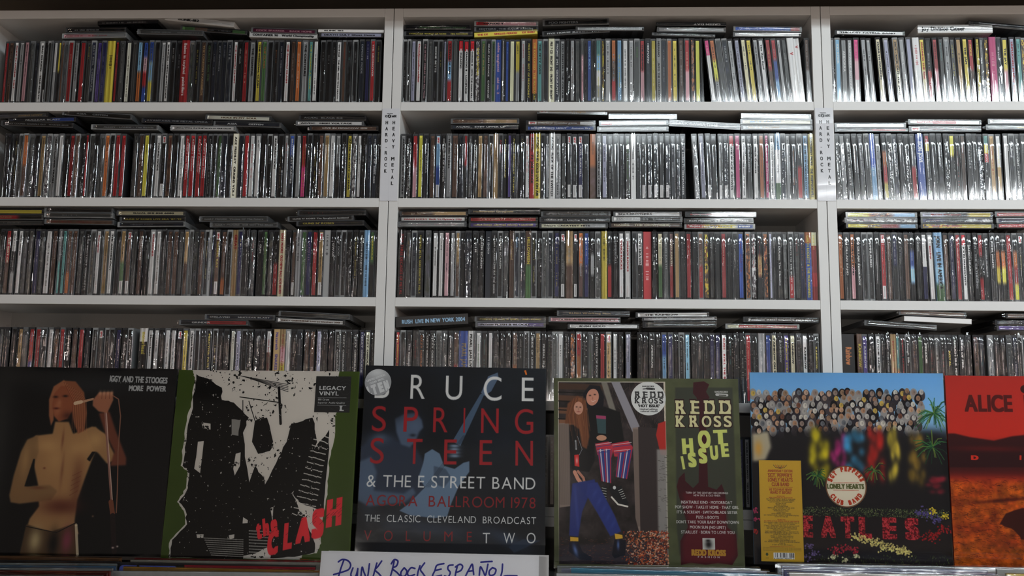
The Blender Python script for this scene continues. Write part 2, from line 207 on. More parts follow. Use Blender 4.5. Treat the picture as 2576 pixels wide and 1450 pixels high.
# cases lying flat: row, bay, u0,v0,u1,v1, flags, colours, lettering colour, thickness factor, title ('<' = upside down)
FLAT = """0L 164 75 316 73 k,s|at the drive-in
0L 155 90 317 87 ps,r|
0L 249 59 398 55 !k,s*.7|
0L 346 80 512 84 g,s|
0L 416 45 590 63 !w,k|BLINK-182
0L 453 69 621 81 eukke,s|
0L 632 76 797 81 D,p|COCK SPARRER    BACK HOME
0L 627 86 797 91 !w,k|CONTAINER 90   World Championship
0L 801 78 966 79.5 !w,k*.55|BLINK 182
0L 803 87 964 88 q,k|DEATH CULT Ghost Dance
0C 1017 69 1185 70 k,e|<GREEN DAY WARNING
0C 1017 84 1189 85 k,y|EVERCLEAR WORLD OF NOISE     FIRE RECORDS
0C 1193 59 1354 60 rpppp,k|    DANZIG 4
0C 1193 73 1354 72 k,s|EDITORS  THE BACK ROOM
0C 1193 88 1352 79.5 !y,r*.9|THE EX      SINGLES PERIOD     EX 040D
0C 1365 57 1532 53 k,s*1.3|FOO FIGHTERS
0C 1364 85 1534 74 k,w|FIVE HORSE JOHNSON
0C 1448 73 1620 73 s,w*.9|
0C 1651 60 1827 61 !k,w*.7|<GREEN DAY
0C 1653 73 1826 75 ~s,w|
0C 1669 86 1799 91 k,w*.6|FAITH NO MORE The Triple Album
0C 1845 72 2017 74 bbbbbbr,l|
0C 1844 86 2015 88 ~w,c|
0R 2100 81 2276 85 w,k|THE LOST PATROL BAND
0R 2309 73 2497 72 !w,k*1.6|Joy Division Closer
0R 2441 58 2600 72 k,u|
1L -30 294 122 288.5 g,a|<ARCH ENEMY
1L 20 303 191 300 nnb,w|          NUCLEAR BLAST
1L 3 310 185 316 k,s|ALICE COOPER: SCHOOLS OUT   WARNER BROS
1L 157 283 332 295 k,s|       ASIA    GEFFEN
1L 229 319 398 321 g,s|      ALLEN - LANDE - The Battle
1L 356 302 535 308 n,s|AVANTASIA THE METAL OPERA
1L 429 322 593 324 w,k|APOCALYPTICA  PLAYS METALLICA BY FOUR CELLOS
1L 516 294 682 299 c,u|         HOLE IN MY SOUL
1L 537 310 707 315 n,w|       ASIA        GEFFEN
1L 752 296 921 298 k,s|AC/DC  BLACK ICE
1L 744 310 915 311 w,k|AC/DC   HIGH VOLTAGE
1L 780 323 952 324 u,w|      LIVE IN MOSCOW 1991
1C 1134 305 1306 305 ~ua,a|
1C 1134 319 1304 319 n,w|AC/DC   STIFF UPPER LIP
1C 1351 280 1528 283 $s,a|Blackmore's Night
1C 1323 309 1498 310 $%u,s|Aurora Consurgens
1C 1323 323 1498 323 b,w|BLACKMORE'S NIGHT    Autumn Sky
1C 1531 293 1703 294 g,s|
1C 1507 310 1682 309 #w,w|
1C 1502 325 1682 324 ~s,w|
1C 1683 310 1862 320 !k,s*1.2|BLACK SABBATH 13
1C 1864 292 2040 295 ~w,s|
1C 1862 307 2043 308 c,l|BILLY TALENT
1C 1864 321 2044 322 s,a|BILLY TALENT
1R 2100 315 2280 315 ~w,s|
1R 2100 327 2284 327 kr,r*.7|
1R 2284 307 2468 309 wrw,r|BUTCHER
1R 2287 324 2469 323 $n,r*1.2|
1R 2486 305 2660 306 ~w,s|
1R 2479 321 2655 322 g,y|<Circus Maximus
2L -75 532 109 533 y,k|
2L -75 546 108 546 rrk,a|TWO-DEFIANCE
2L -75 560 109 560 g,s|
2L 110 527 283 529 k,g|
2L 112 541 284 543 g,s|
2L 112 557 286 560 u,r|
2L 293 536 466 537 c,k|         G.U.N. 0141 858 6080
2L 300 551 467 551 k,y|GUNS N' ROSES LIVE ERA '87-'93
2L 296 565 466 564 n,s|
2L 501 551 674 551 g,s|GARY MOORE  Victims Of The Future
2L 527 565 698 565 g,s|GARY MOORE  Still Got The Blues
2L 748 536 920 535 k,r|
2L 723 551 889 547 k,w|GUNS N' ROSES The Spaghetti Incident?
2L 746 563 916 561 k,y|GUNS N' ROSES
2C 1005 537 1177 537 ~ua,c|
2C 1004 551 1174 551 w,r|HANOI ROCKS  Back To Mystery City
2C 1001 565 1174 565 ~s,p|
2C 1178 533 1359 533 k,a|Halloween Dragons
2C 1179 552 1353 552 r,c|
2C 1179 566 1353 566 v,y|HANOI ROCKS ANOTHER HOSTILE TAKEOVER
2C 1361 538 1536 538 k,s|HIM  DEEP SHADOWS AND BRILLIANT HIGHLIGHTS
2C 1357 553 1535 553 k,w|HARDLINE - Leaving The End Open
2C 1357 568 1529 568 ccs,k|Heart GREATEST HITS
2C 1543 539 1715 539 w,k|SOULBROTHERS
2C 1539 551 1717 552 wwkkk,s|HANOI ROCKS   FASHION
2C 1532 567 1715 567 u,c|HADES - THE DOWNSIDE
2C 1723 540 1902 541 k,r|IRON MAIDEN  MAIDEN ENGLAND
2C 1720 556 1895 556 k,w|IRON MAIDEN   THE BOOK OF SOULS
2C 1722 569 1900 570 rzyb,w|IRON MAIDEN PIECE OF MIND
2R 2128 540 2308 541 yzl,r|
2R 2125 554 2308 555 z,r|
2R 2128 568 2308 570 yzrl,r|
2R 2316 540 2498 541 qky,r|IRON MAIDEN
2R 2316 555 2497 555 ikz,r|
2R 2316 569 2499 570 zy,r|IRON MAIDEN
2R 2502 540 2680 540 rz,r|IRON MAIDEN
2R 2507 555 2682 555 i,q|
2R 2507 568 2682 568 r,c|
3L 450 811 624 813 nnrrr,w|      GRINDER
3L 515 797 691 800 n,w|ENSLAVED      NUCLEAR BLAST
3L 701 789 880 798 kg,a|
3L 694 805 868 813 w,u|OZZY OSBOURNE Live at Ozzfest 2001
3C 995 811 1178 802 !k,l*1.9|  RUSH  LIVE IN NEW YORK 2004
3C 1194 803 1373 804 k,y|POISON CRACK A SMILE... AND MORE!
3C 1196 817 1373 818 qqqv,k|Poison FLESH & BLOOD
3C 1401 788 1584 790 n,a|     RUSH Working Man
3C 1380 804 1561 806 p,u|    RUSH  A SHOW OF HANDS
3C 1428 821 1608 822 w,k|     RUSH GOLD
3C 1599 793 1784 792 w,k|THE RAINBOW
3C 1615 804 1803 802 ~s,w*.8|
3C 1616 817 1802 816 k,s*1.3|
3C 1870 804 2060 806 k,w|Rainbow ANTHOLOGY 1975-1984
3C 1825 821 2011 823 crrrrr,a*.9|<RAINBOW ZEITGEIST
3R 2273 786 2430 793 u,s|
3R 2274 802 2443 810 !w,w*.9|
3R 2174 812 2356 825 k,s|
3R 2535 795 2700 797 u,s|
3R 2503 812 2690 814 n,s|
3R 2508 825 2690 827 v,s|"""

# ------------------------------------------------------------ painting: lettering and flat print
_tmp = bpy.data.curves.new('glyph', 'FONT'); _to = bpy.data.objects.new('glyph', _tmp); col.objects.link(_to)
GH = 64; _gc = {}
def glyph(ch):
    "coverage of one letter, GH rows for 1 em (baseline at row 48)"
    if ch in _gc: return _gc[ch]
    if ch == ' ': _gc[ch] = np.zeros((GH, 18)); return _gc[ch]
    _tmp.body = ch; bpy.context.view_layer.update()
    ev = _to.evaluated_get(bpy.context.evaluated_depsgraph_get()); me = ev.to_mesh(); me.calc_loop_triangles()
    v = np.array([tuple(p.co)[:2] for p in me.vertices]).reshape(-1, 2); tr = [tuple(t.vertices) for t in me.loop_triangles]
    ev.to_mesh_clear()
    if not len(v): _gc[ch] = np.zeros((GH, 10)); return _gc[ch]
    s = 60.; x0 = v[:, 0].min(); wpx = int((v[:, 0].max()-x0)*s)+6
    SS = 3; A = np.zeros((GH*SS, wpx*SS), bool)
    X = ((v[:, 0]-x0)*s+2)*SS; Y = (48-v[:, 1]*s)*SS
    for a, b, c in tr:
        xs, ys = X[[a, b, c]], Y[[a, b, c]]
        i0, i1 = max(int(xs.min()), 0), min(int(xs.max())+2, A.shape[1]); j0, j1 = max(int(ys.min()), 0), min(int(ys.max())+2, A.shape[0])
        if i1 <= i0 or j1 <= j0: continue
        gx, gy = np.meshgrid(np.arange(i0, i1)+.5, np.arange(j0, j1)+.5)
        d = [(xs[(k+1) % 3]-xs[k])*(gy-ys[k])-(ys[(k+1) % 3]-ys[k])*(gx-xs[k]) for k in range(3)]
        A[j0:j1, i0:i1] |= ((d[0] >= 0) & (d[1] >= 0) & (d[2] >= 0)) | ((d[0] <= 0) & (d[1] <= 0) & (d[2] <= 0))
    _gc[ch] = A.reshape(GH, SS, wpx, SS).mean((1, 3)); return _gc[ch]
def line_mask(s, bold=0, track=0, slab=False):
    parts = []
    for ch in s:
        g = glyph(ch)
        if slab and ch in 'REDKTIHLFPN':     # thick slab serifs on the feet and heads of the stems
            g = np.pad(g, ((0, 0), (5, 5)))
            for ya, yb, lo in ((5, 12, True), (41, 48, False)):
                band = g[ya+(6 if lo else -3):yb+(3 if lo else -6)].min(0) > .5; e = band.copy()
                for k in range(*((-2, 3) if ch in 'RK' else (-4, 5))): e |= np.roll(band, k)
                g[ya:yb, :] = np.maximum(g[ya:yb, :], e[None, :]*1.)
        parts.append(g); parts.append(np.zeros((GH, max(0, 2+track))))
    m_ = np.concatenate(parts, 1) if parts else np.zeros((GH, 4))
    if bold:
        m_ = np.pad(m_, ((0, 0), (bold, bold))); b_ = m_.copy()
        for dx in range(-bold, bold+1):
            for dy in (-bold//2, 0, bold//2): b_ = np.maximum(b_, np.roll(np.roll(m_, dx, 1), dy, 0))
        m_ = b_
    return m_
def shrink(m_, k):
    k = max(1, int(k));
    if k == 1: return m_
    h, w = m_.shape; m_ = np.pad(m_, ((0, -h % k), (0, -w % k))); return m_.reshape(m_.shape[0]//k, k, m_.shape[1]//k, k).mean((1, 3))
def warp(img, mask, o, ex, ey, c, alpha=1.):
    "lay MASK on IMG: its top-left at o, its right edge at o+ex, its bottom at o+ey"
    o, ex, ey = np.array(o, float), np.array(ex, float), np.array(ey, float)
    k = min(mask.shape[1]/max(np.hypot(*ex), 1), mask.shape[0]/max(np.hypot(*ey), 1)); mask = shrink(mask, round(k*.8))
    P = np.array([o, o+ex, o+ey, o+ex+ey]); x0, y0 = np.floor(P.min(0)).astype(int); x1, y1 = np.ceil(P.max(0)).astype(int)+1
    x0, y0 = max(x0, 0), max(y0, 0); x1, y1 = min(x1, img.shape[1]), min(y1, img.shape[0])
    if x1 <= x0 or y1 <= y0: return
    acc = 0
    for sx_, sy__ in ((.25, .25), (.75, .25), (.25, .75), (.75, .75)):
        gx, gy = np.meshgrid(np.arange(x0, x1)+sx_, np.arange(y0, y1)+sy__)
        det = ex[0]*ey[1]-ex[1]*ey[0]; dx, dy = gx-o[0], gy-o[1]
        u = (dx*ey[1]-dy*ey[0])/det*mask.shape[1]-.5; v = (ex[0]*dy-ex[1]*dx)/det*mask.shape[0]-.5
        iu, iv = np.floor(u).astype(int), np.floor(v).astype(int); fu, fv = u-iu, v-iv
        mp_ = np.pad(mask, 1); hh, ww = mask.shape
        ok = (iu >= -1) & (iu < ww) & (iv >= -1) & (iv < hh); iu = np.clip(iu, -1, ww-1)+1; iv = np.clip(iv, -1, hh-1)+1
        acc = acc + ok*((mp_[iv, iu]*(1-fu)+mp_[iv, iu+1]*fu)*(1-fv)+(mp_[iv+1, iu]*(1-fu)+mp_[iv+1, iu+1]*fu)*fv)
    a = (acc/4*alpha)[..., None]; img[y0:y1, x0:x1] = img[y0:y1, x0:x1]*(1-a)+np.array(c)*a
def text(img, s, x, y, h, c, w=None, bold=0, track=0, ang=0., shear=0., align='l', alpha=1., slab=False):
    "cap height h, baseline starting at x, y (or centred / ending there)"
    m_ = line_mask(s, bold, track, slab); k = h/42.
    wd = w if w else m_.shape[1]*k; ca, sa = math.cos(ang), math.sin(ang)
    ex = np.array([ca, sa])*wd; up = np.array([sa+shear*ca, -ca+shear*sa])*k
    b0 = np.array([x, y], float)-(ex*(.5 if align == 'c' else 1. if align == 'r' else 0))
    warp(img, m_, b0+up*48, ex, -up*GH, c, alpha)
def poly(img, pts, c, alpha=1., blur=0):
    pts = np.array(pts, float); pad = int(blur*2+2)
    x0, y0 = np.floor(pts.min(0)).astype(int)-pad; x1, y1 = np.ceil(pts.max(0)).astype(int)+pad
    x0, y0 = max(x0, 0), max(y0, 0); x1, y1 = min(x1, img.shape[1]), min(y1, img.shape[0])
    if x1 <= x0 or y1 <= y0: return
    acc = np.zeros((y1-y0, x1-x0))
    for oy in (.25, .75):
        gy = np.arange(y0, y1)+oy; gx = np.arange(x0, x1)+.5
        for j, yy in enumerate(gy):
            q = np.roll(pts, -1, 0); hit = (pts[:, 1] > yy) != (q[:, 1] > yy)
            if not hit.any(): continue
            xs = np.sort(pts[hit, 0]+(yy-pts[hit, 1])/(q[hit, 1]-pts[hit, 1])*(q[hit, 0]-pts[hit, 0]))
            for a_, b_ in zip(xs[::2], xs[1::2]): acc[j] += .5*np.clip(np.minimum(gx+.5, b_)-np.maximum(gx-.5, a_), 0, 1)
    if blur: acc = blurm(acc, blur)
    a = (acc*alpha)[..., None]; img[y0:y1, x0:x1] = img[y0:y1, x0:x1]*(1-a)+np.array(c)*a
def blurm(a, r):
    r = int(max(1, r))
    for _ in range(2):
        for ax in (0, 1):
            p_ = np.pad(a, [(r+1, r) if k == ax else (0, 0) for k in range(a.ndim)], mode='edge'); cs = np.cumsum(p_, ax)
            n_ = a.shape[ax]; sl = lambda s0: tuple(slice(s0, s0+n_) if k == ax else slice(None) for k in range(a.ndim))
            a = (cs[sl(2*r+1)]-cs[sl(0)])/(2*r+1)
    return a
def blob(img, x, y, rx, ry, c, alpha=1., ang=0., hard=0.):
    R_ = max(rx, ry)*(2.2 if not hard else 1.2); x0, x1 = int(max(0, x-R_)), int(min(img.shape[1], x+R_+1)); y0, y1 = int(max(0, y-R_)), int(min(img.shape[0], y+R_+1))
    if x1 <= x0 or y1 <= y0: return
    gx, gy = np.meshgrid(np.arange(x0, x1)+.5-x, np.arange(y0, y1)+.5-y)
    u = (gx*math.cos(ang)+gy*math.sin(ang))/rx; v = (-gx*math.sin(ang)+gy*math.cos(ang))/ry; d2 = u*u+v*v
    a = np.exp(-d2*1.2) if not hard else np.clip((1-np.sqrt(d2))*min(rx, ry)*hard+.5, 0, 1)
    a = (a*alpha)[..., None]; img[y0:y1, x0:x1] = img[y0:y1, x0:x1]*(1-a)+np.array(c)*a
def stroke(img, pts, wd, c, alpha=1.):
    for (xa, ya), (xb, yb) in zip(pts[:-1], pts[1:]):
        L = math.hypot(xb-xa, yb-ya); 
        if L < .1: continue
        nx, ny = -(yb-ya)/L*wd/2, (xb-xa)/L*wd/2
        poly(img, [(xa+nx, ya+ny), (xb+nx, yb+ny), (xb-nx, yb-ny), (xa-nx, ya-ny)], c, alpha)
    if wd > 2.5:
        for x, y in pts: blob(img, x, y, wd/2, wd/2, c, alpha, hard=1.)
def fbm(h, w, s, seed=0, octs=4):
    r = np.random.default_rng(seed); out = np.zeros((h, w)); amp = 1; tot = 0
    for o_ in range(octs):
        gh, gw = max(2, int(h/s)+2), max(2, int(w/s)+2); g = r.random((gh, gw))
        yy = np.linspace(0, gh-1.001, h); xx = np.linspace(0, gw-1.001, w); iy, ix = yy.astype(int), xx.astype(int)
        fy, fx = (yy-iy)[:, None], (xx-ix)[None]; fy = fy*fy*(3-2*fy); fx = fx*fx*(3-2*fx)
        out += amp*((g[iy][:, ix]*(1-fx)+g[iy][:, ix+1]*fx)*(1-fy)+(g[iy+1][:, ix]*(1-fx)+g[iy+1][:, ix+1]*fx)*fy)
        tot += amp; amp *= .55; s /= 2.
        if s < 1.5: break
    return out/tot
def rgb(*a): return np.array(a)/255.
def canvas(h, w, c): return np.ones((h, w, 3))*np.array(c)
def to_image(name, a):
    h, w = a.shape[:2]; im = bpy.data.images.new(name, w, h); buf = np.ones((h, w, 4), np.float32); buf[..., :3] = np.clip(a[::-1], 0, 1)
    im.pixels.foreach_set(buf.ravel()); im.update(); im.pack(); return im

# ------------------------------------------------------------ the cases: one painted sheet with every spine on it
PAL = dict(k=(24, 25, 28), n=(28, 36, 50), g=(78, 80, 80), s=(150, 152, 154), w=(222, 221, 218), c=(214, 204, 166), r=(178, 34, 40), D=(110, 24, 66), d=(95, 22, 26),
           o=(196, 104, 44), y=(216, 196, 56), e=(70, 112, 62), t=(80, 150, 148), b=(42, 78, 170), l=(120, 172, 214), v=(78, 62, 138), m=(204, 48, 122), p=(208, 150, 160),
           u=(96, 68, 54), a=(176, 142, 90), i=(34, 36, 84), q=(158, 160, 186), z=(120, 100, 70))
WORD = dict(k='black', n='dark navy', g='grey', s='silver grey', w='white', c='cream', r='red', D='maroon', o='orange', y='yellow', e='green', t='teal', b='blue', l='light blue',
            v='purple', m='magenta', p='pink', u='brown', a='tan', i='indigo', q='lavender', z='multicoloured')
PAL = {k_: tuple(.74*v+.26*(sum(t)/3) for v in t) for k_, t in PAL.items()}
CW, CH, NC = 256, 24, 8
def spine_art(flags, cols, tc, title, seed):
    r = random.Random(seed); a = np.zeros((CH, CW, 3)); n = len(cols)
    for k, ch in enumerate(cols):
        x0, x1 = int(k*CW/n), int((k+1)*CW/n); c = np.array(PAL[ch])/255.
        if ch == 'z':
            f1 = fbm(CH, x1-x0, 20, seed, 3)[..., None]; f2 = fbm(CH, x1-x0, 9, seed+5, 3)[..., None]
            base = [rgb(214, 170, 60), rgb(170, 110, 70), rgb(190, 190, 190)][seed % 3]
            a[:, x0:x1] = np.where(f2 > .52, base*(.6+.8*f1), rgb(40, 34, 38)+.5*f1*base)
        else:
            v = .88+.24*r.random(); a[:, x0:x1] = c*v if ch != 'w' else c
            if ch in 'kngutiva' and r.random() < .6:    # faint artwork runs over the spine
                f1 = fbm(CH, x1-x0, 26, seed, 3)[..., None]; t2 = np.array(PAL[r.choice('guanivs')])/255.
                a[:, x0:x1] += (f1-.42)*t2*.55
    for k in range(1, n):     # neighbouring colours run into each other a little
        if cols[k] != cols[k-1] and 'w' not in cols[k-1:k+1] and n < 5:
            x = int(k*CW/n); a[:, x-10:x+10] = a[:, x-10:x-9]*(1-np.linspace(0, 1, 20)[None, :, None])+a[:, x+9:x+10]*np.linspace(0, 1, 20)[None, :, None]
    xs = 12
    if '!' in flags: a[:2] *= .72; a[-2:] *= .72     # folded card edges
    if '$' in flags:
        a[2:-2, 4:34] = .86; text(a, 'SPV', 7, 17, 11, rgb(190, 30, 40), w=24, bold=3); xs = 40
    if '#' in flags:
        a[:, :42] = rgb(186, 30, 44); a[:, 42:] = .84; text(a, '*', 32, 24, 18, (1, 1, 1), bold=3); a[7:9, 5:27:2] = (.85, .6, .6); a[14:16, 5:27:2] = (.85, .6, .6); xs = 46
    if '%' in flags: a[2:-2, CW-52:] = .82; a[9:15, CW-46:CW-8:3] = .35
    if tc is None: tc = 'k' if a.mean() > .45 else 's'
    tcol = np.array(PAL[tc])/255.; up = title.startswith('<'); title = title.lstrip('<')
    end = CW-56 if '%' in flags else CW-10
    b = a[::-1, ::-1].copy() if up else a
    if title.strip():
        lead = len(title)-len(title.lstrip(' ')); t_ = title.strip(' '); x = xs+lead*5
        m_ = line_mask(t_, 2); wd = min(m_.shape[1]*(12/42.), end-x); 
        if lead == 0 and wd < (end-xs)*.55: x += (end-xs-wd)*.25*r.random()
        text(b, t_, x, 17, 11 if len(t_) < 26 else 9, tcol, w=wd, bold=3)
        if x+wd < end-50: b[10:14, end-34:end-6:3] = b[10:14, end-34:end-6:3]*.5+tcol*.5
    elif r.random() < .85:    # lettering too small or blurred to read in the photograph
        x = xs+r.random()*50
        for _ in range(r.choice([1, 2, 2])):
            wl = r.randint(30, 90)
            if x+wl > end: break
            for xx in np.arange(x, x+wl, 5.):
                hh = r.choice([5, 6, 7, 8]); 
                if r.random() < .84: b[12-hh//2:12+hh//2+1, int(xx):int(xx)+3] = b[12-hh//2:12+hh//2+1, int(xx):int(xx)+3]*.35+tcol*.65
            x += wl+r.randint(10, 30)
    if up: a[:] = b[::-1, ::-1]
    return np.clip(a, 0, 1)
YF = .006
def x_at(u, z):
    d = at(u, 500, YF)
    v = 500.
    for _ in range(6):
        p = at(u, v, YF); q = px((p[0], YF, z)); v += (q[1]-v)
    return at(u, v, YF)[0]
PAT = re.compile(r'^(-?\d+)([!$%#~^+]*)([a-zA-Z]+|\.)(?:,([a-z]))?(?: ([^@]*))?(?:@(-?[\d.]+))?$')
CASES = []
for (row, bay), s in UP.items():
    L = []
    for e in s.split(';'):
        g = PAT.match(e.strip())
        if not g: raise ValueError(e)
        L.append(g.groups())
    zb = ZS[row+1]; bi = 'LCR'.index(bay); xl = -.8+.8*bi+T+GAP+.0006; xr = .8*bi-T-GAP-.0006
    zref = zb if row < 3 else zb+.075
    xs = [x_at(int(e[0]), zref) for e in L]
    prev = xl; n = 0
    for k, e in enumerate(L):
        if e[2] == '.': continue
        nx = xs[k+1] if k+1 < len(L) else xs[k]+.0105
        x0 = max(xs[k], prev); wmax = .026 if '+' in e[1] else .0104
        w = min(nx-x0, wmax) if nx-x0 > .004 else .0045
        if '+' in e[1] and '!' not in e[1]: w = min(w, .0125)
        if x0+w > xr: w = xr-x0
        if w < .004: continue
        n += 1; prev = x0+w+.00012
        CASES.append(dict(row=row, bay=bi, n=n, x=x0, w=w, z=zb, fl=e[1], cols=e[2], tc=e[3], title=e[4] or '', lean=float(e[5] or 0), up=True))
# behind the records a fifth row shows only through the gaps
for bi in range(3):
    x = -.8+.8*bi+T+.002
    while x < .8*bi-T-.012:
        CASES.append(dict(row=4, bay=bi, n=0, x=x, w=.0102, z=ZS[5], fl='', cols=random.choice('kkkngrukis'), tc=None, title='', lean=0, up=True)); x += .0104
for c in CASES:
    if c['row'] == 4:
        u = px((c['x']+.005, 0, c['z']+.06))[0]
        if 1868 < u < 1884: c.update(cols='s', tc='k', title='DOUBLE LIVE GONZO   TED NUGENT', fl='')
        elif 1376 < u < 1392: c.update(cols='u', tc='s', fl='')
FL = []
for ln in FLAT.split('\n'):
    head, title = ln.split('|'); p = head.split(' ')
    row, bay = int(p[0][0]), 'LCR'.index(p[0][1]); u0, v0, u1, v1 = map(float, p[1:5]); g = re.match(r'^([!$%#~^]*)([a-zA-Z]+)(?:,([a-z]))?(?:\*([\d.]+))?$', p[5])
    A, B = at(u0, v0, YF), at(u1, v1, YF); th = .0102*float(g.group(4) or 1)
    A[2] = max(A[2], ZS[row+1]+.127+th/2); B[2] = max(B[2], ZS[row+1]+.127+th/2)
    FL.append(dict(row=row, bay=bay, A=A, B=B, th=th, fl=g.group(1), cols=g.group(2), tc=g.group(3), title=title, up=False))
ALL = CASES+FL
# keep stacked cases from cutting into each other
for c in FL:
    c['xm'] = (c['A'][0]+c['B'][0])/2; c['zm'] = (c['A'][2]+c['B'][2])/2
NR = math.ceil(len(ALL)/NC); SHEET = np.zeros((NR*CH, NC*CW, 3))
for i, c in enumerate(ALL):
    ci, ri = i % NC, i//NC; c['uv'] = (ci*CW/(NC*CW), 1-(ri+1)*CH/(NR*CH), 1./NC, 1./NR); c['id'] = i
    SHEET[ri*CH:(ri+1)*CH, ci*CW:(ci+1)*CW] = spine_art(c['fl'], c['cols'], c['tc'], c['title'], i*13+5)
IMG_SPINES = to_image('painted_spines', np.clip((SHEET-.12)*1.22+.12, 0, .95))
M_SPINE = print_mat('printed_spine', IMG_SPINES, .35, 1., 1.75, .05, 90, (1, 1, .3))

TRAY = [(.014, .014, .016), (.035, .037, .040), (.085, .09, .095), (.20, .21, .215)]
def case_geo(c):
    """local geometry, long side along +z, spine facing -y, origin at the lower left front corner: body, spine print, film"""
    r = random.Random(c['id']*7+1); w = c['w'] if c['up'] else c['th']; hL = .125 if c['up'] else float(np.linalg.norm(c['B']-c['A'])); 
    hL = min(max(hL, .118), .142); card = '!' in c['fl']; dep = .1385
    tr = TRAY[r.choice([0, 0, 1, 1, 1, 2, 2, 3])]; edge = tuple(min(1, t*1.4+.022) for t in tr); P = np.array(PAL[c['cols'][0]])/255.
    body = tuple(float(x)**2.2 for x in P) if card else tr
    V, Fc, Cc = [], [], []
    def add(x0, x1, y0, y1, z0, z1, c_):
        b = len(V); V.extend(bxv(x0, x1, y0, y1, z0, z1)); Fc.extend([tuple(b+i for i in f) for f in BF]); Cc.extend([c_]*6)
    if card: add(0, w, 0, dep, 0, hL, body)
    else:
        add(0, w, .0006, dep, 0, hL, body)
        add(.0001, .0012, 0, .0006, .0003, hL-.0003, edge); add(w-.0013, w-.0001, 0, .0006, .0003, hL-.0003, edge if r.random() < .6 else tuple(x*.5 for x in edge))
        add(.0012, w-.0013, .0001, .0006, 0, .0036, edge); add(.0012, w-.0013, .0001, .0006, hL-.0036, hL, edge)
    if card: s = (0.0002, w-.0002, .0004, hL-.0004, -.00015)
    else: s = (.0020, w-.0021, .0040, hL-.0040, .00035)
    u0, v0, du, dv = c['uv']; e = .02*dv; SV = [(s[0], s[4], s[2]), (s[1], s[4], s[2]), (s[1], s[4], s[3]), (s[0], s[4], s[3])]
    # the long side of the strip runs down the spine: top of the case = left end of the strip
    A0, A1, B0, B1 = u0+.0005, u0+du-.0005, v0+e, v0+dv-e
    SU = [(A1, B0), (A1, B1), (A0, B1), (A0, B0)]
    # film: creased strip hanging over the spine, its seam standing up above the case
    crink = '~' in c['fl']; nx, nz = 6, 10; k = r.uniform(.0010, .0024) if c['row'] < 2 else r.uniform(.0014, .0030)
    prof = [0., .6, .15, .0, .3, .9, 0.]; ph = r.random()*6; FV, FF = [], []
    side = r.random() < .5; top = hL+(.0015 if card else r.choice([.001, .002, .003, .005]))
    for j in range(nz+1):
        z = -.0002+top*j/nz
        for i_ in range(nx+1):
            t = i_/nx; p_ = prof[i_ if side else nx-i_]
            y = -.0005-k*(p_*(.7+(.45 if crink else .28)*math.sin(ph+j*.9+i_))+r.random()*(.8 if crink else .14))
            if i_ in (0, nx): y = .0012
            x = t*w
            if j == nz and not card: x = w*(.5+(t-.5)*.55); y = .002+.002*r.random()
            FV.append((min(max(x+(r.random()-.5)*.0006, .0), w), y, z))
    for j in range(nz):
        for i_ in range(nx): a_ = j*(nx+1)+i_; FF.append((a_, a_+1, a_+nx+2, a_+nx+1))
    return (V, Fc, Cc), (SV, [(0, 1, 2, 3)], [SU]), (FV, FF), crink, card
def case_matrix(c):
    r = random.Random(c['id']*3+2)
    if c['up']:
        y = YF-.002+.004*r.random(); a = math.radians(c['lean'])
        dx = (c['w']*(1-math.cos(a)) if a > 0 else 0)
        dz = math.sin(abs(a))*c['w'] if a < 0 else 0
        # leaning left (negative): turns about the lower right corner so that no corner sinks into the shelf
        M_ = Matrix.Translation((c['x'], y, c['z']+.0001))
        if a: M_ = M_ @ (Matrix.Translation((0, 0, 0)) @ Matrix.Rotation(a, 4, 'Y') if a > 0 else Matrix.Rotation(a, 4, 'Y'))
        if a > 0: M_ = Matrix.Translation((0, 0, math.sin(a)*c['w'])) @ M_
        return M_
    d = c['B']-c['A']; ang = math.atan2(d[2], d[0])
    # the strip starts at the left end: local +z (top) must point to -x so that print reads left to right
    R_ = Matrix(((0, 0, -1, 0), (0, 1, 0, 0), (1, 0, 0, 0), (0, 0, 0, 1)))
    M_ = Matrix.Translation((c['B'][0], YF-.002+.004*r.random(), c['B'][2])) @ Matrix.Rotation(-ang, 4, 'Y') @ Matrix.Translation((0, 0, -c['th']/2)) @ R_
    return M_
SHELF = ['top', 'second', 'third', 'fourth', 'fifth']
ORD = lambda n: f"{n}{'th' if 10 <= n % 100 <= 20 else {1: 'st', 2: 'nd', 3: 'rd'}.get(n % 10, 'th')}"
def colour_word(cols):
    d = []
    for ch in cols:
        if WORD[ch] not in d: d.append(WORD[ch])
    return d[0] if len(d) == 1 else d[0]+' and '+d[1]
# which upright jewel cases are things of their own: those that show largest, 300 with the flat ones
flat_j = [c for c in FL if '!' not in c['fl']]
def shown(c):
    P = [px((x, YF, z)) for x in (c['x'], c['x']+c['w']) for z in (c['z'], c['z']+.125)]
    xs = np.clip([p[0] for p in P], 0, W); lo = 925 if c['row'] >= 3 else 2000; ys = np.clip([p[1] for p in P], 0, lo)
    return (xs.max()-xs.min())*(ys.max()-ys.min()) if c['row'] < 4 else 0
ups = sorted([c for c in CASES if '!' not in c['fl']], key=lambda c: -shown(c))
own = set(id(c) for c in ups[:300-len(flat_j)])
stacks = {}
for c in sorted(FL, key=lambda c: c['xm']):
    L = stacks.setdefault((c['row'], c['bay']), [])
    for s in L:
        if abs(sum(q['xm'] for q in s)/len(s)-c['xm']) < .062: s.append(c); break
    else: L.append([c])
for (row, bay), L in stacks.items():
    for si, s in enumerate(L):
        s.sort(key=lambda q: -q['zm'])
        for k, c in enumerate(s):
            pos = 'alone' if len(s) == 1 else 'topmost' if k == 0 else 'lowest' if k == len(s)-1 else f'{ORD(k+1)} from top'
            c['label_pos'] = f'{pos} in {ORD(si+1)} flat stack, {SHELF[row]} shelf, {NM[bay]} bookcase'
stV, stF, stC, ssV, ssF, ssU, sfV, sfF, sfM = [], [], [], [], [], [], [], [], []
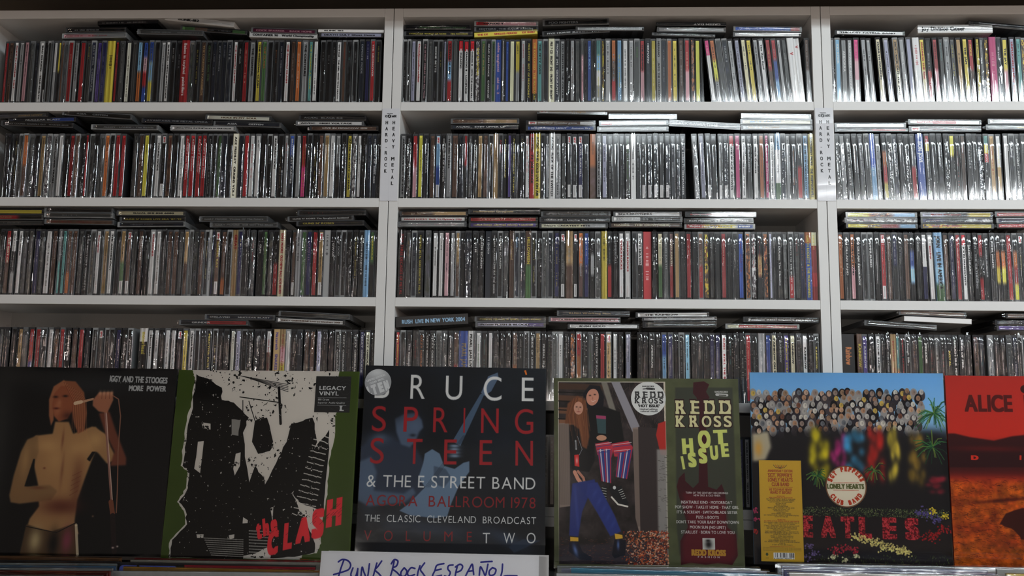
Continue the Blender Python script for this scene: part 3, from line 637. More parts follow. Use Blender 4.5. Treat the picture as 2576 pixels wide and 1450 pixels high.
for c in ALL:
    B_, S_, Fm, crink, card = case_geo(c); M_ = case_matrix(c)
    fs = M_FILM if not crink else M_CRINKLE
    if c['up'] and not card and id(c) not in own:
        b = len(stV); stV += [M_ @ Vector(v) for v in B_[0]]; stF += [tuple(b+i for i in f) for f in B_[1]]; stC += B_[2]
        b = len(ssV); ssV += [M_ @ Vector(v) for v in S_[0]]; ssF += [tuple(b+i for i in f) for f in S_[1]]; ssU += S_[2]
        if c['row'] < 4:
            b = len(sfV); sfV += [M_ @ Vector(v) for v in Fm[0]]; sfF += [tuple(b+i for i in f) for f in Fm[1]]; sfM += [1 if crink else 0]*len(Fm[1])
        continue
    root = mk('card_sleeve' if card else 'jewel_case', B_[0], B_[1], M_CASE, colors=B_[2]); root.matrix_world = M_
    kind = 'card CD sleeve' if card else 'CD case'; cw = colour_word(c['cols']).replace('silver grey', 'grey').replace('dark navy', 'navy')
    if '#' in c['fl']: cw = 'white and red'
    if c['up']:
        lab = f"{cw} {kind}, upright, {ORD(c['n'])} from left, {SHELF[c['row']]} shelf, {NM[c['bay']]} bookcase"
        grp = f"upright CD cases on the {SHELF[c['row']]} shelf of the {NM[c['bay']]} bookcase"
    else:
        lab = f"{cw} {kind}, {c['label_pos']}"; grp = f"CD cases lying flat on the {SHELF[c['row']]} shelf of the {NM[c['bay']]} bookcase"
    tag(root, lab, 'CD case', grp)
    sp = mk('spine_card' if not card else 'spine_print', S_[0], S_[1], M_SPINE, root, uvs=S_[2])
    if not (card and c['id'] % 3 == 0): mk('plastic_wrap', Fm[0], Fm[1], fs, root, smooth=True)
st = mk('jewel_cases', stV, stF, M_CASE, colors=stC); st['kind'] = 'stuff'
tag(st, 'many more clear CD cases packed upright between the others on all shelves', 'CD cases')
o = mk('spine_cards', ssV, ssF, M_SPINE, st, uvs=ssU); o['kind'] = 'stuff'
o = mk('plastic_wraps', sfV, sfF, [M_FILM, M_CRINKLE], st, fm=sfM, smooth=True); o['kind'] = 'stuff'
print('cases', len(CASES), 'flat', len(FL), 'own', len(own))

# ------------------------------------------------------------ record covers
N = 1024
class Art:
    "canvas addressed in the pixel frame of a close-up whose four cover corners are given (TL, TR, BR, BL)"
    def __init__(s, c, corners, n=N):
        s.a = canvas(n, n, c); s.n = n; A = []; b = []
        for (x, y), (u, v) in zip(corners, ((0, 0), (n, 0), (n, n), (0, n))):
            A += [[x, y, 1, 0, 0, 0, -u*x, -u*y], [0, 0, 0, x, y, 1, -v*x, -v*y]]; b += [u, v]
        s.h = np.append(np.linalg.solve(np.array(A, float), np.array(b, float)), 1).reshape(3, 3)
    def m(s, p):
        p = np.asarray(p, float).reshape(-1, 2); q = np.c_[p, np.ones(len(p))] @ s.h.T; return q[:, :2]/q[:, 2:]
    def k(s, p): a, b, c = s.m([p, (p[0]+10, p[1]), (p[0], p[1]+10)]); return np.hypot(*(b-a))/10
    def P(s, pts, c, alpha=1., blur=0): poly(s.a, s.m(pts), c, alpha, blur)
    def B(s, x, y, rx, ry, c, alpha=1., ang=0., hard=0.):
        q = s.m([(x, y)])[0]; k = s.k((x, y)); blob(s.a, q[0], q[1], rx*k, ry*k, c, alpha, ang, hard)
    def S(s, pts, w, c, alpha=1.): stroke(s.a, [tuple(q) for q in s.m(pts)], w*s.k(pts[0]), c, alpha)
    def T(s, t, x0, y0, x1, y1, h, c, bold=0, shear=0., alpha=1., slab=False, track=0):
        "baseline from x0,y0 to x1,y1, cap height h, all in the close-up"
        a, b = s.m([(x0, y0), (x1, y1)]); k = s.k((x0, y0)); d = b-a
        text(s.a, t, a[0], a[1], h*k, c, w=np.hypot(*d), bold=bold, ang=math.atan2(d[1], d[0]), shear=shear, alpha=alpha, slab=slab, track=track)

def ragged(pts, amp, n, seed):
    r = random.Random(seed); out = []
    for (xa, ya), (xb, yb) in zip(pts[:-1], pts[1:]):
        for k in range(n): t = k/n; out.append((xa+(xb-xa)*t+(r.random()-.5)*amp*(k > 0), ya+(yb-ya)*t+(r.random()-.5)*amp*.4*(k > 0)))
    return out+[pts[-1]]

def art_singer():
    A = Art(rgb(10, 12, 16), [(-75, 66), (1180, 75), (1060, 1325), (-195, 1310)]); sk = rgb(176, 136, 92); hi = rgb(208, 172, 118); sh = rgb(112, 60, 44)
    A.B(560, 190, 420, 90, rgb(46, 48, 50), .7); A.B(150, 130, 260, 60, rgb(44, 44, 42), .5); A.B(-60, 600, 120, 700, rgb(60, 60, 58), .8)
    # torso, neck, arms of a bare-chested singer
    A.P([(210, 535), (330, 520), (345, 440), (440, 440), (470, 520), (600, 470), (690, 520), (720, 600), (620, 640), (560, 800), (505, 960), (490, 1100), (520, 1180), (160, 1180), (190, 1080), (250, 1000), (240, 860), (200, 700)], sk, 1, 4)
    A.P([(160, 560), (230, 530), (240, 640), (190, 800), (160, 870), (320, 860), (370, 900), (330, 960), (120, 985), (60, 975), (50, 930), (75, 800), (120, 640)], sk*.86, 1, 4)
    A.P([(560, 500), (620, 470), (700, 560), (770, 690), (700, 720), (640, 650), (600, 620)], sk*.95, 1, 4)
    A.P([(720, 735), (830, 730), (832, 680), (760, 500), (715, 370), (640, 380), (680, 500), (750, 640)], rgb(120, 66, 48), 1, 5)
    A.B(300, 600, 90, 50, hi, .5); A.B(520, 620, 80, 60, hi, .5); A.B(350, 700, 70, 90, hi, .35); A.B(150, 700, 30, 110, hi, .4); A.B(620, 560, 60, 60, hi, .5)
    A.B(400, 560, 10, 70, sh, .5); A.B(400, 760, 12, 110, sh, .4); A.B(500, 850, 40, 170, sh, .6); A.B(400, 1000, 150, 60, rgb(92, 34, 26), .7); A.B(280, 750, 9, 7, sh, .8); A.B(240, 880, 60, 12, sh, .5)
    for i in range(5): A.S([(470-i*4, 800+i*32), (530-i*6, 770+i*32)], 5, sh, .35)
    A.P([(150, 870), (205, 865), (215, 690), (205, 690)], rgb(12, 12, 14), 1, 2); A.P([(565, 690), (600, 640), (622, 640), (585, 705)], rgb(12, 12, 14), 1, 2)
    # head, hair
    A.P([(330, 250), (400, 160), (480, 165), (540, 240), (560, 380), (545, 500), (500, 520), (470, 440), (440, 300)], rgb(150, 92, 62), 1, 3)
    A.P([(300, 290), (330, 200), (400, 155), (420, 190), (350, 240), (335, 330), (335, 430), (318, 470), (302, 400)], rgb(168, 108, 74), 1, 3)
    A.P([(335, 250), (380, 195), (440, 205), (475, 270), (470, 350), (430, 420), (370, 440), (335, 400), (322, 330)], rgb(156, 90, 60), 1, 3)
    A.B(360, 350, 26, 60, rgb(188, 124, 86), .7); A.B(345, 272, 18, 9, rgb(40, 22, 20), .9); A.B(412, 266, 20, 9, rgb(40, 22, 20), .9); A.B(352, 350, 22, 8, rgb(76, 26, 24), .9); A.B(372, 310, 12, 22, rgb(190, 130, 92), .5)
    A.B(430, 400, 40, 30, rgb(60, 26, 22), .6)
    for i in range(16): x = 466+i*6; A.S([(400+i*8, 172+i*5), (x, 300), (x-10+i, 470+(i % 4)*14)], 4, rgb(196, 130, 88) if i % 2 else rgb(110, 60, 44), .45)
    # microphone, stand, fist and cable
    A.S([(478, 318), (600, 285)], 16, rgb(190, 150, 120)); A.S([(480, 315), (520, 305)], 24, rgb(216, 190, 160))
    A.S([(683, 300), (700, 560), (735, 970)], 17, rgb(150, 108, 96)); A.S([(688, 300), (706, 560), (740, 970)], 6, rgb(206, 176, 160)); A.S([(730, 970), (742, 1050)], 32, rgb(130, 76, 54)); A.S([(742, 1060), (755, 1290)], 34, rgb(34, 22, 24))
    A.S([(735, 260), (775, 285), (790, 400), (775, 640), (772, 900), (766, 1040)], 8, rgb(140, 96, 76))
    A.P([(600, 290), (640, 240), (735, 235), (740, 290), (700, 380), (640, 370), (598, 330)], rgb(168, 112, 84), 1, 3)
    for i in range(4): A.B(650+i*26, 245, 12, 18, rgb(206, 156, 124), .8); A.S([(663+i*26, 240), (660+i*26, 285)], 3, rgb(90, 46, 36), .6)
    # trousers
    A.P([(170, 1115), (335, 1165), (500, 1105), (520, 1312), (130, 1306)], rgb(90, 66, 44), 1, 3)
    A.B(230, 1220, 50, 90, rgb(214, 196, 150), .8); A.B(440, 1220, 40, 90, rgb(150, 70, 90), .9); A.B(350, 1240, 34, 90, rgb(12, 8, 10), .9); A.S([(500, 1120), (512, 1310)], 18, rgb(226, 210, 180), .8)
    A.S([(170, 1130), (270, 1150), (370, 1170), (500, 1105)], 6, rgb(40, 30, 26))
    A.B(745, 1266, 10, 7, rgb(214, 190, 180)); A.B(775, 1258, 8, 7, rgb(214, 190, 180)); A.B(610, 1064, 8, 8, rgb(120, 90, 70))
    A.T('IGGY AND THE STOOGES', 710, 163, 1113, 175, 40, rgb(176, 176, 176), 4); A.T('MORE  POWER', 842, 226, 1104, 230, 36, rgb(176, 176, 176), 4)
    for i in range(26): x = 712+i*15.5; A.S([(x, 165), (x, 168+(i*7 % 13))], 3, rgb(160, 160, 160), .7)
    return A.a
def art_torn():
    A = Art(rgb(66, 84, 30), [(135, 80), (1330, 95), (1257, 1345), (10, 1335)]); wh = rgb(206, 200, 192); bk = rgb(12, 13, 14); n = A.n
    L = [(222, 80), (240, 130), (215, 300), (180, 450), (160, 600), (145, 720), (190, 760), (180, 870), (120, 962), (165, 1020), (175, 1110), (75, 1215), (60, 1330)]
    Rr = [(935, 1338), (950, 1305), (1045, 1295), (1075, 1230), (1060, 1140), (1100, 1000), (1120, 850), (1125, 700), (1160, 560), (1170, 400), (1180, 365), (1200, 90)]
    A.P(ragged(L, 12, 5, 1)+ragged(Rr, 14, 5, 2), wh)
    Lb = [(x+13, y) for x, y in L]
    # rough black shapes on torn white paper: an abstract stand-in for the printed picture
    A.P(ragged(Lb[1:]+[(560, 1336), (575, 1120), (600, 820), (560, 500), (600, 400), (500, 300), (420, 280), (380, 200), (300, 130)], 16, 4, 3), bk)
    A.P(ragged([(640, 420), (720, 400), (760, 560), (740, 620), (660, 640), (620, 560)], 14, 3, 4), bk)
    A.P(ragged([(880, 440), (1020, 400), (1050, 560), (980, 760), (880, 900), (740, 1000), (640, 1090), (560, 1060), (690, 900), (780, 700), (850, 560)], 18, 4, 5), bk)
    A.P(ragged([(640, 720), (700, 800), (740, 1000), (760, 1240), (640, 1300), (520, 1320), (520, 1180), (560, 1000), (590, 860)], 16, 4, 6), bk)
    A.P(ragged([(880, 900), (960, 1060), (1020, 1180), (1030, 1290), (900, 1320), (740, 1330), (760, 1000), (800, 900)], 18, 4, 7), bk)
    A.P(ragged([(1010, 640), (1130, 480), (1130, 600), (1100, 900), (1090, 1020), (930, 960), (890, 900)], 12, 4, 8), bk)
    r = random.Random(4)
    for j in range(15):          # pale courses of a wall
        y = 500+j*38; x = 1040-j*11; w_ = 90+j*4
        for i in range(4):
            xx = x+i*w_/4; A.S([(xx, y+i*7+r.random()*6), (xx+w_/5, y+i*7+6+r.random()*8)], 7, wh, .9)
    for j in range(9): A.S([(300+j*6, 1200+j*14), (560, 1210+j*14)], 5, wh, .75); A.S([(600, 1150+j*20), (740, 1156+j*20)], 7, wh, .7)
    for i in range(5): A.S([(540+i*12, 120+i*3), (860, 180+i*12)], 4, bk, .8)
    A.S([(540, 262), (810, 300)], 6, bk); A.S([(560, 285), (560, 380)], 5, bk); A.S([(600, 290), (640, 420)], 5, bk); A.S([(800, 200), (810, 440)], 16, bk)
    A.P(ragged([(250, 110), (330, 140), (420, 200), (420, 290), (360, 320), (250, 250)], 20, 3, 9), bk)
    A.P([(260, 560), (300, 555), (290, 650), (275, 770), (235, 740), (250, 650)], wh); A.P([(512, 640), (545, 630), (540, 720), (505, 785), (495, 740)], wh)
    A.P([(285, 430), (345, 440), (345, 480), (290, 468)], wh); A.P(ragged([(485, 410), (545, 415), (530, 520), (485, 515)], 14, 3, 10), wh, .7)
    A.P([(250, 1176), (298, 1176), (296, 1200), (254, 1200)], wh); A.P([(465, 1180), (503, 1174), (500, 1200), (470, 1208)], wh); A.P([(560, 1060), (592, 1080), (590, 1100), (556, 1102)], wh)
    sp = fbm(n, n, 14, 5, 4); f2 = fbm(n, n, 90, 9, 3); lum = A.a.mean(2); inside = (lum > .6) & (sp > .66) & (f2 > .52); A.a[inside] = bk
    ins2 = (lum < .1) & (sp > .79); A.a[ins2] = wh
    red = rgb(226, 56, 66)
    for ch, x, y, h, w_ in (('t', 646, 1205, 112, 46), ('h', 690, 1186, 104, 52), ('e', 742, 1160, 104, 54)): A.T(ch, x, y, x+w_, y-w_*.3, h, red, 5, .15)
    for ch, x, y, h, w_ in (('C', 712, 1306, 136, 84), ('L', 818, 1268, 150, 72), ('A', 900, 1228, 142, 112), ('S', 1004, 1192, 162, 98), ('H', 1100, 1118, 156, 118)):
        A.T(ch, x, y, x+w_, y-w_*.22, h, red, 6, .22)
    for i in range(36): x = 660+r.random()*540; y = 1290-(x-660)*.42+r.random()*80-90; A.S([(x, y), (x+26, y-24)], 2.2, bk, .45)
    return A.a
def art_guitar():
    A = Art(rgb(20, 24, 30), [(303, 62), (1525, 78), (1508, 1305), (240, 1275)]); bl = rgb(74, 92, 114); wt = rgb(206, 204, 202); rd = rgb(158, 36, 42)
    g = fbm(N, N, 240, 2, 4)[..., None]; A.a += (g-.4)*rgb(14, 18, 26)
    A.B(430, 700, 150, 240, rgb(40, 50, 66), .8); A.B(420, 560, 110, 50, rgb(66, 78, 98), .6); A.B(600, 430, 70, 100, rgb(60, 74, 96), .8)   # a dim player
    A.B(600, 300, 110, 70, rgb(16, 20, 26), .9); A.B(640, 470, 30, 50, rgb(96, 112, 134), .5); A.B(330, 820, 60, 200, rgb(70, 86, 108), .8); A.B(560, 900, 260, 45, rgb(70, 86, 108), .7, .1)
    A.P([(270, 600), (330, 550), (420, 520), (520, 560), (640, 600), (700, 700), (690, 900), (640, 960), (400, 960), (262, 900)], rgb(46, 56, 74), .9, 8); A.P([(268, 690), (340, 660), (380, 760), (360, 880), (560, 900), (620, 860), (640, 900), (560, 960), (330, 980), (250, 940)], rgb(86, 102, 124), .85, 6)
    A.P([(500, 410), (560, 380), (640, 370), (680, 420), (690, 470), (660, 500), (640, 560), (600, 600), (540, 580), (510, 500)], rgb(88, 102, 124), .9, 5); A.B(600, 320, 120, 70, rgb(22, 26, 33), .95); A.B(500, 350, 60, 80, rgb(22, 26, 33), .9); A.B(620, 520, 22, 12, rgb(30, 34, 44), .8); A.B(400, 540, 60, 40, rgb(110, 124, 142), .5)
    A.P([(1075, 250), (1110, 235), (940, 590), (885, 560)], bl, 1, 1); A.P([(1080, 240), (1130, 130), (1195, 105), (1200, 140), (1150, 230), (1105, 260)], rgb(84, 100, 122), 1, 1)
    A.P([(690, 700), (700, 640), (750, 610), (800, 640), (830, 720), (900, 740), (960, 700), (1000, 690), (1000, 760), (930, 850), (880, 960), (850, 1050), (760, 1060), (600, 1040), (530, 1010), (600, 960), (700, 860), (660, 790)], rgb(108, 128, 150), .95, 2)
    A.P([(760, 720), (840, 740), (880, 800), (830, 860), (760, 840)], rgb(66, 80, 98), .8, 3)
    for i in range(5): A.S([(700+i*8, 860), (960+i*5, 520)], 1.6, rgb(30, 36, 46), .8)
    for i in range(4): A.B(900, 590+i*22, 40, 12, rgb(132, 150, 170), .9)
    A.B(760, 1130, 300, 60, rgb(52, 66, 88), .6, .1); A.B(1250, 1200, 160, 50, rgb(56, 70, 92), .7, .4); A.P([(1360, 1200), (1480, 1210), (1300, 1290), (1260, 1250)], rgb(44, 56, 74), .9, 3); A.B(480, 1110, 80, 50, rgb(46, 54, 66), .7)
    def row(t, xs, y0, y1, h, c, b=2, ws=None):
        for i, ch in enumerate(t):
            x = xs[i]; w_ = (ws[i] if ws else .72*h); y = y0+(y1-y0)*(x-300)/1150.; A.T(ch, x, y, x+w_, y+.3*w_/25, h, c, b)
    row('BRUCE', [355, 595, 832, 1090, 1350], 275, 297, 168, wt, 0, [125, 122, 138, 146, 108])
    row('SPRING', [335, 548, 748, 955, 1072, 1302], 492, 512, 172, rd, 0, [126, 122, 122, 24, 142, 152])
    row('STEEN', [325, 570, 820, 1060, 1305], 702, 722, 172, rd, 0, [122, 128, 112, 112, 142])
    A.T('& THE E STREET BAND', 308, 853, 1455, 878, 80, wt, 0); A.T('AGORA  BALLROOM 1978', 303, 975, 1455, 1001, 72, rgb(136, 32, 38), 0)
    A.T('THE  CLASSIC  CLEVELAND  BROADCAST', 298, 1078, 1455, 1104, 46, wt, 0)
    row('VOLUME', [293, 425, 570, 688, 826, 978], 1200, 1222, 66, rgb(136, 30, 36), 0, [60, 68, 42, 58, 68, 44]); row('TWO', [1085, 1225, 1382], 1218, 1228, 70, wt, 0, [60, 88, 70])
    A.P([(1375, 92), (1388, 88), (1396, 118), (1386, 122)], rgb(232, 118, 40))
    return A.a
SLAB = dict(R='', E='', D='', K='', O='', S='')
def art_porch():
    A = Art(rgb(86, 90, 62), [(95, 62), (1388, 72), (1440, 1395), (88, 1395)]); n = A.n; r = random.Random(11)
    g = fbm(n, n, 120, 3, 5)[..., None]; A.a *= (.82+.36*g)
    # left: a printed photograph of two seated people on wooden steps
    A.P([(122, 86), (880, 90), (902, 1378), (122, 1362)], rgb(206, 196, 180))
    q0, q1 = A.m([(128, 92), (896, 1370)]); x0, y0, x1, y1 = int(q0[0]), int(q0[1]), int(q1[0]), int(q1[1]); hh, ww = y1-y0, x1-x0
    f1 = fbm(hh, ww, 60, 21, 5)[..., None]; base = rgb(52, 44, 44)*(.3+1.3*f1); A.a[y0:y1, x0:x1] = base
    for i in range(4): A.P([(128, 96+i*85), (440, 110+i*85), (440, 150+i*85), (128, 140+i*85)], rgb(112, 76, 56)*(.7+.2*i), .9, 2); A.S([(128, 160+i*62), (330, 168+i*62)], 9, rgb(20, 16, 16), .9)
    for i in range(220):     # brush and dry leaves
        x, y = 440+r.random()*440, 92+r.random()*300; A.S([(x, y), (x+r.uniform(-30, 30), y+r.uniform(10, 60))], 2, rgb(*r.choice([(110, 80, 66), (60, 42, 36), (150, 120, 104)])), .45)
    A.P([(500, 90), (560, 90), (700, 400), (650, 440)], rgb(150, 146, 152), 1, 1); A.P([(428, 90), (470, 90), (545, 330), (510, 360)], rgb(150, 144, 132), .8, 2)
    A.P([(650, 410), (690, 405), (705, 1180), (668, 1040)], rgb(146, 128, 118), 1, 1); A.P([(690, 405), (820, 412), (836, 900), (830, 1150), (705, 1180)], rgb(60, 50, 50), 1, 1)
    for i in range(14): A.S([(655+i*2.5, 420), (672+i*2.5, 1100)], 1.3, rgb(60, 50, 46), .5)
    A.P([(830, 380), (882, 362), (886, 600), (848, 598), (815, 460)], rgb(176, 50, 42), 1, 1); A.P([(820, 560), (890, 560), (896, 1220), (830, 1160)], rgb(150, 146, 142), .9, 4)
    for i in range(60): x, y = 822+r.random()*70, 600+r.random()*560; A.S([(x, y), (x+18, y+3)], 3, rgb(64, 58, 56), .6)
    A.P([(128, 378), (204, 376), (206, 960), (128, 970)], rgb(138, 122, 112), 1, 1)
    for i in range(16): A.S([(132+i*4.6, 385), (134+i*4.6, 950)], 1.3, rgb(54, 44, 42), .6)
    A.P([(128, 1240), (896, 1200), (898, 1368), (128, 1356)], rgb(56, 48, 56), 1, 6)
    for i in range(900):
        x = 560+r.random()**.7*335; y = 1130+r.random()*235; w_ = r.uniform(4, 13)
        A.P([(x, y), (x+w_, y-w_*.5), (x+w_*1.3, y+w_*.4), (x+w_*.4, y+w_*.8)], rgb(*r.choice([(196, 98, 50), (168, 70, 42), (214, 150, 110), (120, 44, 34), (90, 50, 40), (226, 180, 150)])), .85)
    for i in range(260):
        x = 130+r.random()*760; y = 1180+r.random()*185; A.S([(x, y), (x+r.uniform(-24, 24), y+r.uniform(-5, 5))], 2, rgb(*r.choice([(176, 84, 50), (120, 54, 40), (150, 110, 96)])), .6)
    def face(x, y, s, c): 
        A.B(x, y, 33*s, 46*s, c, 1, hard=1.); A.B(x-13*s, y-8*s, 7*s, 4*s, rgb(40, 26, 26), .9); A.B(x+13*s, y-6*s, 7*s, 4*s, rgb(40, 26, 26), .9); A.B(x, y+8*s, 5*s, 12*s, c*.8, .7); A.B(x, y+25*s, 13*s, 4*s, rgb(150, 70, 66), .9)
    # back figure: dark hair, black shirt, striped trousers, canvas shoes
    A.P([(300, 170), (350, 110), (420, 118), (450, 190), (440, 290), (350, 300), (310, 240)], rgb(18, 18, 28), 1, 2); A.B(368, 196, 44, 60, rgb(198, 146, 124), 1, .2, 1.); A.B(350, 184, 8, 5, rgb(30, 20, 20)); A.B(384, 178, 8, 5, rgb(30, 20, 20)); A.S([(358, 222), (372, 227), (388, 219)], 4, rgb(222, 196, 186)); A.B(368, 204, 5, 12, rgb(160, 104, 88), .7)
    A.P([(330, 280), (450, 262), (560, 300), (590, 500), (520, 560), (390, 520), (300, 420)], rgb(17, 17, 19), 1, 2); A.P([(392, 320), (462, 326), (462, 452), (404, 448)], rgb(60, 84, 88)); A.P([(392, 322), (462, 328), (462, 350), (394, 344)], rgb(170, 70, 110)); A.B(430, 480, 36, 20, rgb(196, 150, 124), 1, 0, 1.)
    def leg(pts, cols): 
        A.P(pts, rgb(52, 66, 130)); (ax, ay), (bx, by), (cx, cy_), (dx, dy) = pts
        for i in range(7): t = (i+.5)/7; A.S([(ax+(bx-ax)*t, ay+(by-ay)*t), (dx+(cx-dx)*t, dy+(cy_-dy)*t)], 8, cols[i % len(cols)], .9)
    st = [rgb(186, 46, 66), rgb(216, 206, 210), rgb(58, 72, 136)]
    A.P([(385, 520), (480, 505), (520, 540), (500, 620), (400, 600)], rgb(190, 60, 76), 1, 1); leg([(400, 560), (500, 560), (498, 795), (428, 780)], st)
    A.P([(500, 520), (620, 500), (652, 545), (640, 620), (520, 610)], rgb(186, 56, 72), 1, 1); leg([(545, 590), (650, 560), (612, 765), (528, 750)], st)
    for i in range(5): A.S([(388+i*4, 530+i*14), (500-i*3, 512+i*16)], 5, st[(i+1) % 3], .8); A.S([(508+i*4, 530+i*14), (640-i*3, 512+i*16)], 5, st[(i+1) % 3], .8)
    A.P([(424, 820), (470, 818), (468, 920), (430, 930)], rgb(34, 36, 38)); A.P([(480, 830), (570, 815), (590, 880), (622, 940), (600, 966), (540, 930), (500, 880)], rgb(28, 30, 34)); A.S([(500, 895), (545, 945), (612, 960)], 12, rgb(222, 216, 206)); A.B(520, 828, 11, 13, rgb(210, 210, 208), 1, 0, 1.)
    for i in range(5): A.S([(548+i*7, 850+i*14), (575+i*6, 838+i*15)], 4, rgb(210, 208, 200)); A.S([(432, 830+i*18), (462, 836+i*18)], 4, rgb(200, 198, 190))
    # front figure: long brown hair, leather jacket, blue jeans, boots
    A.P([(200, 390), (330, 380), (382, 430), (380, 640), (340, 720), (220, 700), (204, 560)], rgb(18, 18, 22), 1, 2); A.P([(190, 240), (260, 186), (320, 220), (330, 320), (345, 470), (325, 560), (290, 540), (270, 420), (220, 380), (170, 380)], rgb(120, 72, 46), 1, 3)
    for i in range(22): x = 190+i*7; A.S([(230+i*4, 200), (x, 320), (x+12, 400+(i % 5)*34)], 3, rgb(*r.choice([(164, 108, 70), (92, 54, 36), (140, 88, 56)])), .6)
    face(268, 272, 1., rgb(196, 150, 128)); A.P([(236, 600), (268, 596), (272, 684), (238, 676)], rgb(206, 40, 40)); A.B(254, 640, 9, 26, rgb(230, 220, 216), .7); A.S([(272, 600), (292, 560), (260, 470)], 4, rgb(160, 160, 166), .8); A.S([(246, 500), (250, 560)], 12, rgb(210, 210, 210), .6)
    A.S([(238, 720), (262, 770), (310, 830)], 26, rgb(206, 152, 128)); A.S([(262, 715), (300, 760), (318, 835)], 18, rgb(188, 132, 110))
    A.P([(220, 800), (380, 770), (400, 850), (345, 870), (290, 1000), (262, 1175), (196, 1168), (205, 960)], rgb(40, 54, 120), 1, 2); A.P([(330, 800), (400, 790), (440, 870), (520, 1020), (566, 1135), (490, 1172), (400, 1010), (320, 880)], rgb(46, 60, 128), 1, 2)
    for i in range(5): A.B(240+i*5, 850+i*60, 12, 40, rgb(74, 92, 168), .35); A.B(380+i*32, 870+i*54, 12, 34, rgb(74, 92, 168), .35, .5)
    A.P([(204, 1176), (262, 1180), (262, 1208), (204, 1206)], rgb(216, 174, 60)); A.P([(520, 1150), (575, 1160), (578, 1184), (526, 1190)], rgb(216, 174, 60))
    A.P([(196, 1215), (262, 1210), (290, 1280), (360, 1322), (350, 1342), (270, 1336), (196, 1280)], rgb(22, 26, 44), 1, 1); A.B(240, 1270, 16, 44, rgb(116, 146, 206), .8, -.3); A.P([(520, 1190), (600, 1196), (596, 1300), (520, 1326), (500, 1300)], rgb(20, 22, 36), 1, 1); A.B(545, 1230, 10, 34, rgb(110, 140, 200), .8)
    # right: olive panel, dark red guitar
    A.P([(950, 130), (1350, 132), (1386, 1160), (1370, 1300), (980, 1300), (960, 1100)], rgb(58, 60, 52), .85, 3)
    mr = rgb(92, 20, 32)
    A.P([(1078, 96), (1150, 88), (1188, 110), (1165, 160), (1190, 200), (1160, 240), (1165, 330), (1180, 820), (1240, 840), (1275, 800), (1300, 870), (1310, 1100), (1376, 1150), (1388, 1300), (1350, 1365), (1250, 1350), (1165, 1365), (1060, 1350), (990, 1368), (985, 1200), (1040, 1100), (980, 900), (960, 820), (975, 760), (1015, 720), (1020, 780), (1075, 830), (1115, 790), (1120, 300), (1100, 200), (1075, 170)], rgb(64, 18, 26), 1, 1)
    A.P([(1000, 860), (1180, 880), (1300, 900), (1310, 1100), (1370, 1160), (1380, 1290), (1340, 1350), (1165, 1350), (1000, 1350), (1000, 1200), (1050, 1100)], mr, .9, 10)
    def slabword(t, boxes, y0, h, c, oc):
        for i, ch in enumerate(t):
            x, w_ = boxes[i]
            for cc, e, b_ in ((oc, 5, 8), (c, 0, 5)): A.T(ch, x-e, y0+e*.8, x+w_+e, y0+e*.8+1, h+e*1.6, cc, b_-3, slab=True)
    cr_, oc = rgb(206, 200, 158), rgb(44, 18, 18)
    slabword('REDD', [(942, 104), (1050, 92), (1146, 102), (1252, 110)], 312, 90, cr_, oc); slabword('KROSS', [(944, 92), (1040, 92), (1134, 78), (1216, 68), (1286, 72)], 402, 76, cr_, oc)
    ye = rgb(196, 200, 116)
    for ch, x, w_, y0_, y1_, h in (('H', 998, 92, 606, 572, 100), ('O', 1110, 100, 570, 525, 112), ('T', 1216, 116, 530, 512, 92), ('I', 1000, 26, 700, 692, 84), ('S', 1040, 72, 696, 664, 92), ('S', 1114, 74, 668, 640, 96), ('U', 1196, 66, 640, 616, 90), ('E', 1272, 66, 614, 606, 88)):
        A.T(ch, x, (y0_+y1_)/2, x+w_, (y0_+y1_)/2-4, h, ye, 5, .0)
    sm = rgb(190, 188, 184)
    for t, xa, xb, y, h in (('TURN OF THE CENTURY RECORDINGS', 1022, 1322, 868, 14), ('NEW DIGS & OLD FINDS', 1078, 1268, 886, 13), ('INSATIABLE KIND · MOTORBOAT', 990, 1352, 937, 20), ('POP SHOW · TAKE IT HOME · THAT GIRL', 948, 1398, 971, 20), ("IT'S A SCREAM · SWITCHBLADE SISTER", 960, 1388, 1006, 20), ('PUSS n BOOTS', 1096, 1258, 1041, 20), ("DON'T TAKE YOUR BABY DOWNTOWN", 956, 1398, 1075, 20), ('MOON SUN (NO LIMIT)', 1052, 1306, 1111, 20), ('STARLUST · BORN TO LOVE YOU', 990, 1368, 1146, 20)):
        A.T(t, xa, y, xb, y+2, h, sm, 2)
    A.P([(1140, 1178), (1228, 1178), (1230, 1258), (1142, 1258)], rgb(196, 194, 188)); A.B(1184, 1222, 26, 30, rgb(26, 22, 24), 1); A.B(1180, 1196, 16, 8, rgb(26, 22, 24), 1)
    A.T('REDD KROSS', 1062, 1298, 1310, 1300, 38, rgb(178, 134, 50), 6); A.T('FASHION', 1108, 1316, 1274, 1318, 13, sm, 2, track=26)
    A.T('BANG! RECORDS', 1226, 166, 1320, 167, 12, sm, 4); A.S([(1240, 180), (1312, 184)], 18, sm); A.S([(1258, 184), (1304, 186)], 7, rgb(70, 70, 60))
    return A.a
